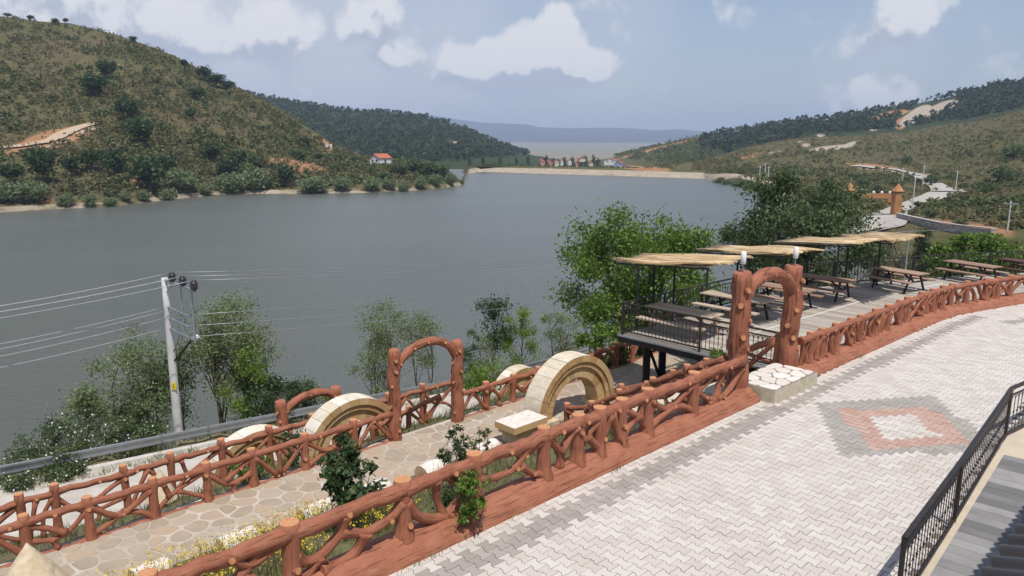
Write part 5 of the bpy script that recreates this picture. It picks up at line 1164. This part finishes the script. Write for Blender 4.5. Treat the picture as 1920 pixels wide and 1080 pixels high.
for k in range(5):
    part('merlon', 'white_wall', castle, lambda b: b.tube([TR + dv * (.16 + .17 * k) + Vector((0, 0, 4.35)), TR + dv * (.16 + .17 * k) + Vector((0, 0, 4.7)), TR + dv * (.16 + .17 * k) + Vector((0, 0, 4.9))], [.28, .26, .06], 8, uv=False))
wl = [hit(x, y) for x, y in ((1682, 410), (1720, 420), (1760, 430), (1800, 437), (1862, 445))]
swall = thing('stone_wall', wl[0], 'low grey rubble wall climbing right from the orange gateway', 'wall')
for i in range(len(wl) - 1):
    n = 13
    for row in range(3):
        for k in range(n):
            f0 = (k + (.5 if row == 1 else 0)) / n; f1 = min(1.0, f0 + .94 / n)
            if f0 >= .99: continue
            a, c = wl[i].lerp(wl[i + 1], f0), wl[i].lerp(wl[i + 1], f1); zz = Vector((0, 0, -.12 + .40 * row + random.uniform(-.03, .03)))
            part('stone_block', 'wall_stone', swall, lambda b: b.bar(a + zz, c + zz, 0.5 + random.uniform(-.05, .08), .37))
    part('coping', 'concrete', swall, lambda b: b.bar(wl[i] + Vector((0, 0, 1.03)), wl[i + 1] + Vector((0, 0, 1.03)), 0.6, 0.12))
POLES = [(1884, 468, 378, 'nearest the right edge of the photo'), (1709, 404, 326, 'just right of the orange gateway'), (1791, 362, 320, 'beside the bend of the pale hill road'), (1729, 352, 310, 'above the curve of the far road'), (1691, 347, 315, 'behind the cone tower'), (1440, 336, 312, 'on the right shore, second from the dam'), (1424, 333, 312, 'on the right shore, nearest the dam'), (1434, 331, 306, 'on the right shore between two others')]
for x, y, yt, lab in POLES:
    p = hit(x, y) if x != 1884 else at_d(1884, 468, 92); 
    if x == 1884: p.z = ground_at(p.x, p.y) - 0.2
    tp = at_d(x + (x - 960) * (y - yt) / 8000.0, yt, p.y); o = pole('power_pole', 'pale distant power pole ' + lab, p, tp.z, 0.0005 * p.y + .06, 0.0003 * p.y + .04)
    part('cross_arm', 'galvanised', o, lambda b: b.bar(Vector((p.x - .95, p.y, tp.z - .25)), Vector((p.x + .95, p.y, tp.z - .25)), 0.16, 0.16), origin=o.location)
# houses
def small_house(name, label, p, w, d, h, roof_h, wall, rz=0.0, win=True, cat='house', group=None):
    o = thing(name, p, label, cat, group, rz=rz)
    part('wall', wall, o, lambda b: b.add([(-w / 2, -d / 2, -1.5), (w / 2, -d / 2, -1.5), (w / 2, d / 2, -1.5), (-w / 2, d / 2, -1.5), (-w / 2, -d / 2, h), (w / 2, -d / 2, h), (w / 2, d / 2, h), (-w / 2, d / 2, h), (0, -d / 2, h + roof_h), (0, d / 2, h + roof_h)],
         [(0, 1, 5, 8, 4), (2, 3, 7, 9, 6), (1, 2, 6, 5), (3, 0, 4, 7)]), origin=(0, 0, 0))
    e = 0.35; part('roof', 'red_tile', o, lambda b: b.add([(-w / 2 - e, -d / 2 - e, h - .1), (0, -d / 2 - e, h + roof_h + .12), (w / 2 + e, -d / 2 - e, h - .1), (-w / 2 - e, d / 2 + e, h - .1), (0, d / 2 + e, h + roof_h + .12), (w / 2 + e, d / 2 + e, h - .1), (-w / 2 - e, -d / 2 - e, h - .22), (0, -d / 2 - e, h + roof_h), (w / 2 + e, -d / 2 - e, h - .22), (-w / 2 - e, d / 2 + e, h - .22), (0, d / 2 + e, h + roof_h), (w / 2 + e, d / 2 + e, h - .22)],
         [(0, 1, 4, 3), (1, 2, 5, 4), (6, 9, 10, 7), (7, 10, 11, 8), (0, 6, 7, 1), (1, 7, 8, 2), (3, 4, 10, 9), (4, 5, 11, 10), (0, 3, 9, 6), (2, 8, 11, 5)]), origin=(0, 0, 0))
    if win:
        for x_ in (-.22, .22): part('window', 'window_dark', o, lambda b: b.box((w * x_, -d / 2 - .01, h * .55), (w * .16, .06, h * .34)), origin=(0, 0, 0))
        part('door', 'window_dark', o, lambda b: b.box((w / 2 + .01, 0, h * .35), (.06, w * .16, h * .7)), origin=(0, 0, 0))
    return o
p = hit(714, 312) + Vector((0, 0, 0.9)); k = p.y / FPX; small_house('white_house', 'small white house with a red roof on the left peninsula', p, 25 * k, 30 * k, 12 * k, 7 * k, 'white_wall', -0.65)
VILL = [(1016, 308, 9, 10, 'pink_wall', 'pink village house behind the dam, leftmost'), (1031, 309, 9, 9, 'pink_wall', 'pink village house behind the dam, second from the left'), (1043, 309, 8, 9, 'beige_wall', 'beige village house right of the two pink ones'), (1053, 308, 5, 9, 'white_wall', 'narrow white village house behind the poplars'), (1067, 311, 8, 12, 'white_wall', 'taller white village house in the middle of the village'), (1081, 311, 7, 8, 'pink_wall', 'small pink village house right of the tall white one'), (1090, 300, 12, 5, 'beige_wall', 'village house up the slope among trees'), (1107, 309, 8, 6, 'beige_wall', 'low beige village house below the trees'), (1146, 306, 22, 9, 'white_wall', 'long white village building with red roof'), (1160, 312, 14, 9, 'blue_wall', 'blue-walled village building with red roof'), (1176, 316, 16, 6, 'white_wall', 'low pale building with red roof, rightmost of the village')]
for x, y, w, h, wm, lab in VILL:
    p = hit(x, y, 452); D = max(470, min(p.y, 640)); q = at_d(x, y, D); k = D / FPX
    small_house('village_house', lab, q, w * k, w * k * .8, h * k * .68, h * k * .32, wm, 0.35 if x < 1120 else -0.4, True, 'house', 'village houses behind the dam')
sg = hit(620, 282); o = thing('signboard', sg, 'small white board on the bare slope of the left hill', 'sign'); part('board', 'white_wall', o, lambda b: b.box(sg + Vector((0, 0, 1.6)), (1.3, .12, 2.4))); part('post', 'pole_concrete', o, lambda b: b.bar(sg - Vector((0, 0, .3)), sg + Vector((0, 0, .5)), .15))

# ------------------------------------------------------------------ near vegetation
def grow(name, label, cat, base, H, W, mat, n=2500, leaf=0.12, aspect=0.45, bottom=0.3, ncl=26, stems=1, cr=0.16, group=None, seed=1, form='egg', flowers=0, droop=0.0, trunk_r=None, spread=0.0, leafvar=0.5, D=None):
    """tree or shrub: tapered stems, limbs to every leaf cluster, leaf faces in clumps"""
    r = np.random.default_rng(seed); o = thing(name, base, label, cat, group); tr = trunk_r or 0.022 * H
    v = r.normal(size=(ncl, 3)); v /= np.linalg.norm(v, axis=1)[:, None]; v *= (0.35 + 0.65 * r.random((ncl, 1)) ** 0.6)
    zc = (1 + bottom) / 2; zr = (1 - bottom) / 2
    P = np.stack([v[:, 0] * W / 2, v[:, 1] * W / 2, (zc + v[:, 2] * zr) * H], axis=1)
    if form == 'vase': k = 0.55 + 0.6 * (P[:, 2] / H - bottom) / (1 - bottom); P[:, :2] *= k[:, None]
    if form == 'cone': k = 1.15 * (1 - (P[:, 2] / H - bottom) / (1 - bottom)) + 0.08; P[:, :2] *= k[:, None]
    P += r.normal(size=P.shape) * 0.04 * H * [1, 1, .6]
    b = MB(base); bx = Vector(base); roots = []
    for i in range(stems):
        a = 6.28 * i / stems + r.random(); q = Vector((math.cos(a), math.sin(a), 0)) * (0.06 + 0.16 * W * (stems > 1)) * (1 + spread)
        top = Vector((q.x * 1.6, q.y * 1.6, H * (0.55 + 0.25 * r.random())))
        c0 = Vector((q.x * .25, q.y * .25, -0.3)); mid_ = c0.lerp(top, .5) + Vector((r.normal() * .03 * H, r.normal() * .03 * H, 0))
        pts = curve([bx + c0, bx + mid_, bx + top], 5); b.tube(pts, [tr * (1 - .8 * k / (len(pts) - 1)) for k in range(len(pts))], 7, uv=False, wob=.1); roots.append([p - bx for p in pts])
    for k in range(ncl):
        tgt = Vector(P[k]); st_ = roots[k % stems]; z0 = max(0.15 * H, tgt.z - 0.28 * H); q = min(st_, key=lambda p: abs(p.z - z0))
        md = q.lerp(tgt, .55) + Vector((0, 0, 0.03 * H)); b.tube([bx + q, bx + md, bx + tgt], [tr * .34, tr * .2, tr * .07], 5, uv=False)
    b.build('trunk', 'trunk', o)
    wts = r.random(ncl) + 0.4; wts /= wts.sum(); idx = r.choice(ncl, n, p=wts); sc = cr * (0.7 + 0.6 * r.random(ncl))
    C = P[idx] + r.normal(size=(n, 3)) * (sc[idx] * max(W, 0.55 * H))[:, None] * np.array([.55, .55, .45])
    C[:, 2] = np.clip(C[:, 2], 0.03 * H, 1.03 * H)
    me = fast_quads('crown', leaf_quads(C, leaf * (1 - leafvar / 2 + leafvar * r.random(n)), aspect, rng=r, droop=droop)); link('crown', me, mat, o)
    if flowers:
        dirs = r.normal(size=(flowers, 3)); j = r.integers(0, n, flowers); F = C[j] + dirs / np.linalg.norm(dirs, axis=1)[:, None] * .06 + [0, -.05, .05]
        me = fast_quads('blossom', leaf_quads(F, 0.07, 0.9, rng=r)); link('blossom', me, 'flower_white', o)
    return o
def bank_plant(name, label, x, ytop, t, wpx, mat, cat='tree', group='trees on the lake bank', sink=0.1, **kw):
    p = at_t(x, ytop, t); s_, _ = st_of(p.x, p.y); zb = zg(s_, t) - sink; D = math.hypot(p.x, p.y)
    return grow(name, label, cat, Vector((p.x, p.y, zb)), p.z - zb, wpx * D / FPX, mat, **kw)
FL = 'flowering shrubs by the guardrail'
bank_plant('flowering_shrub', 'large shrub with white blossom beyond the guardrail, far left', 105, 786, 18.4, 135, 'leaf_olive', 'shrub', FL, n=6840, leaf=.10, bottom=.0, ncl=40, stems=5, cr=.13, seed=21, flowers=286)
bank_plant('flowering_shrub', 'white-flowering shrub below the slender trees left of the power pole', 250, 788, 18.3, 95, 'leaf_olive', 'shrub', FL, n=3960, leaf=.10, bottom=.0, ncl=28, stems=4, cr=.15, seed=22, flowers=143)
bank_plant('flowering_shrub', 'low white-flowering shrub on the road side of the guardrail', 115, 872, 16.9, 65, 'leaf_olive', 'shrub', FL, n=2340, leaf=.09, bottom=.0, ncl=20, stems=4, cr=.16, seed=23, flowers=82, sink=0)
bank_plant('flowering_shrub', 'small white-flowering shrub at the left end of the guardrail', 28, 890, 16.9, 60, 'leaf_olive', 'shrub', FL, n=1800, leaf=.09, bottom=.0, ncl=18, stems=4, cr=.16, seed=24, flowers=77, sink=0)
bank_plant('bank_tree', 'small slender tree right of the large flowering shrub', 155, 716, 20.0, 60, 'leaf_bank', n=2700, leaf=.13, aspect=.35, bottom=.42, ncl=18, cr=.18, seed=25, trunk_r=.05)
bank_plant('bank_tree', 'tall feathery tree left of the power pole', 245, 622, 20.6, 125, 'leaf_bank', n=9360, leaf=.13, aspect=.34, bottom=.18, ncl=42, stems=4, cr=.13, seed=126, form='vase', trunk_r=.07)
bank_plant('bank_tree', 'darker tree directly behind the power pole', 312, 642, 21.2, 75, 'leaf_olive', n=3960, leaf=.13, aspect=.4, bottom=.48, ncl=20, cr=.17, seed=27, trunk_r=.07)
bank_plant('bank_tree', 'tall light green tree right of the power pole', 408, 553, 21.0, 115, 'leaf_bank', n=9360, leaf=.13, aspect=.36, bottom=.42, ncl=36, stems=3, cr=.14, seed=28, form='vase', trunk_r=.09)
bank_plant('bank_tree', 'leaning pale tree behind the yellow-green sapling', 468, 605, 20.6, 75, 'leaf_bank', n=3960, leaf=.13, aspect=.36, bottom=.45, ncl=20, stems=2, cr=.16, seed=29, trunk_r=.06)
bank_plant('bank_tree', 'yellow-green feathery sapling right of the power pole', 458, 645, 19.6, 62, 'leaf_yellow', n=5400, leaf=.13, aspect=.25, bottom=.05, ncl=28, cr=.14, seed=30, droop=.4, trunk_r=.06)
bank_plant('bank_shrub', 'dark glossy shrub behind the lowest log gate', 528, 700, 18.5, 125, 'leaf_dark', 'shrub', 'shrubs on the lake bank', n=6480, leaf=.13, aspect=.4, bottom=.0, ncl=36, stems=5, cr=.13, seed=31, flowers=33)
bank_plant('bank_shrub', 'light green shrub right of the dark glossy shrub', 600, 712, 18.6, 62, 'leaf_yellow', 'shrub', 'shrubs on the lake bank', n=2160, leaf=.10, bottom=.0, ncl=18, stems=4, cr=.16, seed=32)
bank_plant('bank_tree', 'wispy multi-stemmed tree left of the path gate', 712, 558, 20.8, 85, 'leaf_bank', n=5760, leaf=.12, aspect=.33, bottom=.40, ncl=26, stems=4, cr=.14, seed=33, form='vase', trunk_r=.055)
bank_plant('bank_tree', 'wispy tree rising above the arch of the path gate', 788, 572, 20.6, 62, 'leaf_bank', n=3600, leaf=.12, aspect=.33, bottom=.42, ncl=18, stems=2, cr=.15, seed=34, form='vase', trunk_r=.05)
bank_plant('bank_tree', 'small green sapling at the foot of the wispy trees', 702, 640, 19.8, 70, 'leaf_bank', n=2700, leaf=.11, aspect=.35, bottom=.0, ncl=20, stems=3, cr=.15, seed=35, trunk_r=.04)
bank_plant('bank_tree', 'thin dark-leaved tree right of the path gate, tallest of its clump', 932, 520, 20.6, 58, 'leaf_dark', n=2340, leaf=.14, aspect=.5, bottom=.32, ncl=17, cr=.12, seed=36, trunk_r=.045)
bank_plant('bank_tree', 'dense bamboo-like green sapling near the large stone arch', 977, 572, 19.6, 66, 'leaf_yellow', n=5400, leaf=.15, aspect=.25, bottom=.0, ncl=28, cr=.13, seed=37, droop=.6, trunk_r=.05)
bank_plant('bank_tree', 'thin sparse stem just right of the path gate post', 880, 602, 19.6, 42, 'leaf_olive', n=1260, leaf=.12, aspect=.45, bottom=.1, ncl=14, stems=2, cr=.12, seed=38, trunk_r=.035)
bank_plant('bank_tree', 'sparse pale sapling between the thin dark tree and the bamboo-like one', 915, 612, 20.0, 50, 'leaf_bank', n=1620, leaf=.11, aspect=.4, bottom=.1, ncl=14, stems=3, cr=.14, seed=39, trunk_r=.035)
bank_plant('bank_shrub', 'ochre-green shrub in front of the guardrail by the path gate', 925, 672, 15.6, 95, 'leaf_yellow', 'shrub', 'shrubs on the lake bank', n=3960, leaf=.10, bottom=.0, ncl=24, stems=5, cr=.15, seed=40, sink=0)
bank_plant('bank_tree', 'grey-green sapling left of the bright green tree', 1050, 565, 19.6, 75, 'leaf_bank', n=3600, leaf=.12, aspect=.4, bottom=.05, ncl=22, stems=3, cr=.16, seed=41, trunk_r=.05)
bank_plant('bright_tree', 'big bright green leafy tree beside the near end of the deck', 1198, 380, 10.8, 275, 'leaf_bright', 'tree', None, n=27000, leaf=.19, aspect=.36, bottom=.12, ncl=64, stems=3, cr=.105, seed=42, droop=.35, trunk_r=.13)
bank_plant('deck_shrub', 'green shrub below the near corner of the deck', 1130, 600, 9.6, 90, 'leaf_bright', 'shrub', None, n=4320, leaf=.15, aspect=.4, bottom=.0, ncl=24, stems=4, cr=.14, seed=43, droop=.3)
p = at_d(1505, 322, 45); grow('dark_tree', 'broad dark olive tree behind the reed canopies', 'tree', Vector((p.x, p.y, -7.0)), p.z + 7.0, 255 * 47 / FPX, 'leaf_olive', n=27000, leaf=.26, aspect=.42, bottom=.30, ncl=70, stems=3, cr=.10, seed=44, trunk_r=.17, droop=.2)
p = at_d(1836, 446, 36.5); grow('bright_bush', 'bright green broad-leaved bush behind the deck railing', 'bush', Vector((p.x, p.y, -2.6)), p.z + 2.6, 150 * 36 / FPX, 'leaf_bright', n=11000, leaf=.20, aspect=.5, bottom=.28, ncl=56, stems=5, cr=.13, seed=45, group=None)
p = at_d(1737, 415, 62); grow('cypress', 'small dark cypress beside the rubble wall', 'tree', Vector((p.x, p.y, ground_at(p.x, p.y) - .1)), p.z - ground_at(p.x, p.y), 24 * 62 / FPX, 'leaf_dark', n=2520, leaf=.2, aspect=.4, bottom=.0, ncl=20, cr=.16, seed=46)
p = at_d(1668, 428, 66); grow('purple_shrub', 'brownish purple shrub beside the gateway road', 'shrub', Vector((p.x, p.y, ground_at(p.x, p.y) - .1)), p.z - ground_at(p.x, p.y), 95 * 66 / FPX, 'leaf_purple', n=3420, leaf=.2, aspect=.4, bottom=.0, ncl=24, stems=5, cr=.15, seed=47)
p = at_d(1600, 462, 52); grow('lawn_bush', 'grey-green bush on the lawn behind the canopies', 'bush', Vector((p.x, p.y, ground_at(p.x, p.y) - .3)), max(1.5, p.z - ground_at(p.x, p.y)), 80 * 52 / FPX, 'leaf_bank', n=3420, leaf=.2, aspect=.4, bottom=.0, ncl=24, stems=5, cr=.15, seed=48)
# plants of the terraced garden
def garden_plant(name, label, x, ytop, ybase, t, wpx, mat, **kw):
    p = at_t(x, ytop, t); q = at_t(x, ybase, t); D = math.hypot(p.x, p.y)
    return grow(name, label, 'shrub', Vector((p.x, p.y, q.z)), p.z - q.z, wpx * D / FPX, mat, group='shrubs of the terraced garden', **kw)
garden_plant('leafy_bush', 'dark green leafy bush standing before the white stone logs', 655, 822, 975, 4.4, 118, 'leaf_dark', n=1500, leaf=.155, aspect=.48, bottom=.14, ncl=30, stems=3, cr=.13, seed=51, trunk_r=.02, droop=.2)
garden_plant('twiggy_shrub', 'spiky thin-leaved shrub in front of the stone logs', 850, 806, 905, 4.2, 72, 'leaf_dark', n=1100, leaf=.09, aspect=.35, bottom=.05, ncl=26, stems=5, cr=.10, seed=52, trunk_r=.015)
garden_plant('twiggy_shrub', 'sparser spiky shrub left of the stepped plinth', 900, 798, 860, 4.6, 52, 'leaf_olive', n=380, leaf=.08, aspect=.35, bottom=.05, ncl=14, stems=4, cr=.10, seed=53, trunk_r=.012)
garden_plant('overhanging_bush', 'small green bush growing through the fence over the kerb', 884, 885, 995, 0.02, 62, 'leaf_bright', n=1500, leaf=.065, aspect=.5, bottom=.12, ncl=26, stems=3, cr=.14, seed=54, trunk_r=.012, droop=.3)
garden_plant('fence_shrub', 'dark shrub behind the fence, left of the overhanging bush', 852, 905, 985, 1.1, 70, 'leaf_dark', n=900, leaf=.07, aspect=.5, bottom=.0, ncl=20, stems=4, cr=.15, seed=55, trunk_r=.012)
garden_plant('terrace_shrub', 'dark spiky shrub at the foot of the lowest log gate', 545, 812, 872, 9.4, 60, 'leaf_dark', n=700, leaf=.10, aspect=.4, bottom=.0, ncl=18, stems=4, cr=.14, seed=56, trunk_r=.015)
garden_plant('terrace_shrub', 'leafy green shrub below the lower log fence, left of the path gate', 470, 850, 900, 9.2, 70, 'leaf_bright', n=700, leaf=.10, aspect=.5, bottom=.0, ncl=18, stems=4, cr=.15, seed=57, trunk_r=.015)
garden_plant('terrace_shrub', 'green shrub right of the path gate, behind the fence', 905, 690, 735, 9.3, 80, 'leaf_bright', n=900, leaf=.11, aspect=.5, bottom=.0, ncl=18, stems=4, cr=.15, seed=58, trunk_r=.015)
garden_plant('stair_shrub', 'small green shrub at the foot of the tall gate', 1350, 655, 700, 1.6, 50, 'leaf_bright', n=700, leaf=.08, aspect=.5, bottom=.0, ncl=16, stems=4, cr=.15, seed=59, trunk_r=.012)
# grass and weeds, uncountable
def blades(name, label, mat, pts, h, w, seed, lean=.35, flower=None):
    r = np.random.default_rng(seed); n = len(pts); P = np.array(pts); hh = h[0] + (h[1] - h[0]) * r.random(n); an = r.random(n) * 6.28
    d = np.stack([np.cos(an), np.sin(an), np.zeros(n)], axis=1); ln = r.normal(size=(n, 3)) * lean; ln[:, 2] = 0
    top = P + np.array([0, 0, 1]) * hh[:, None] + ln * hh[:, None]; W_ = d * w / 2
    midp = P * .5 + top * .5 + np.array([0, 0, .08]) * hh[:, None]
    Q = np.stack([P - W_, P + W_, midp + W_ * .8, midp - W_ * .8], axis=1); Q2 = np.stack([midp - W_ * .8, midp + W_ * .8, top + W_ * .15, top - W_ * .15], axis=1)
    V = np.concatenate([Q, Q2]); mi = np.zeros(len(V)); mats = [mat]
    if flower:
        k = r.random(n) < flower; F = leaf_quads(np.repeat(top[k], 4, axis=0) + r.normal(size=(4 * k.sum(), 3)) * .03, .036, .9, rng=r); V = np.concatenate([V, F]); mi = np.concatenate([mi, np.ones(len(F))]); mats.append('flower_yellow')
    o = link(name, fast_quads(name, V, mi), mats); tag(o, label, 'grass', None, 'stuff'); return o
def scatter(n, s0, s1, t0, t1, seed, thr=-1, f=1.2):
    r = random.Random(seed); out = []
    while len(out) < n:
        s_, t_ = r.uniform(s0, s1), r.uniform(t0, t1)
        if mnoise.noise(Vector((s_ * f, t_ * f, seed))) < thr: continue
        out.append(tuple(S(s_, t_, zg(s_, t_) - .03)))
    return out
blades('garden_grass', 'green and straw-coloured grass covering the garden bank behind the fence', 'grass', scatter(9000, -8, 7, .6, 6.0, 1, -.25), (.12, .42), .014, 61)
blades('yellow_weeds', 'yellow-flowering weeds along the stone logs', 'grass', scatter(2600, -7, 0.6, 3.6, 5.9, 2, -.1), (.28, .62), .010, 62, .3, .75)
blades('terrace_grass', 'grass on the slope between the two lower fences', 'grass', scatter(5200, -13, 9, 8.8, 12.6, 3, -.1), (.10, .32), .016, 63)
blades('verge_grass', 'dry grass along the guardrail', 'grass', scatter(4200, -16, 18, 16.2, 17.2, 4, .02), (.06, .26), .018, 64)
blades('bank_grass', 'rough grass on the lake bank beyond the guardrail', 'grass', scatter(9000, -18, 26, 17.3, 22, 5, -.3), (.2, .75), .022, 65)
blades('kerb_weeds', 'tiny weeds in the joint along the kerb of the yard', 'grass', [tuple(S(a, A_at(a)[0] - .33 + random.uniform(-.05, .03), 0)) for a in [random.choice((-1.8, -.4, 2.0, 9.5, 12, -2.2)) + random.gauss(0, .12) for _ in range(110)]], (.03, .11), .008, 66)
lawn = []
for _ in range(9000):
    a = random.uniform(.44, .70); D_ = random.uniform(38, 78); lawn.append((a * D_, D_, ground_at(a * D_, D_) - .05))
blades('lawn_grass', 'green lawn behind the deck railing', 'leaf_olive' if False else 'grass', lawn, (.25, .6), .12, 67)
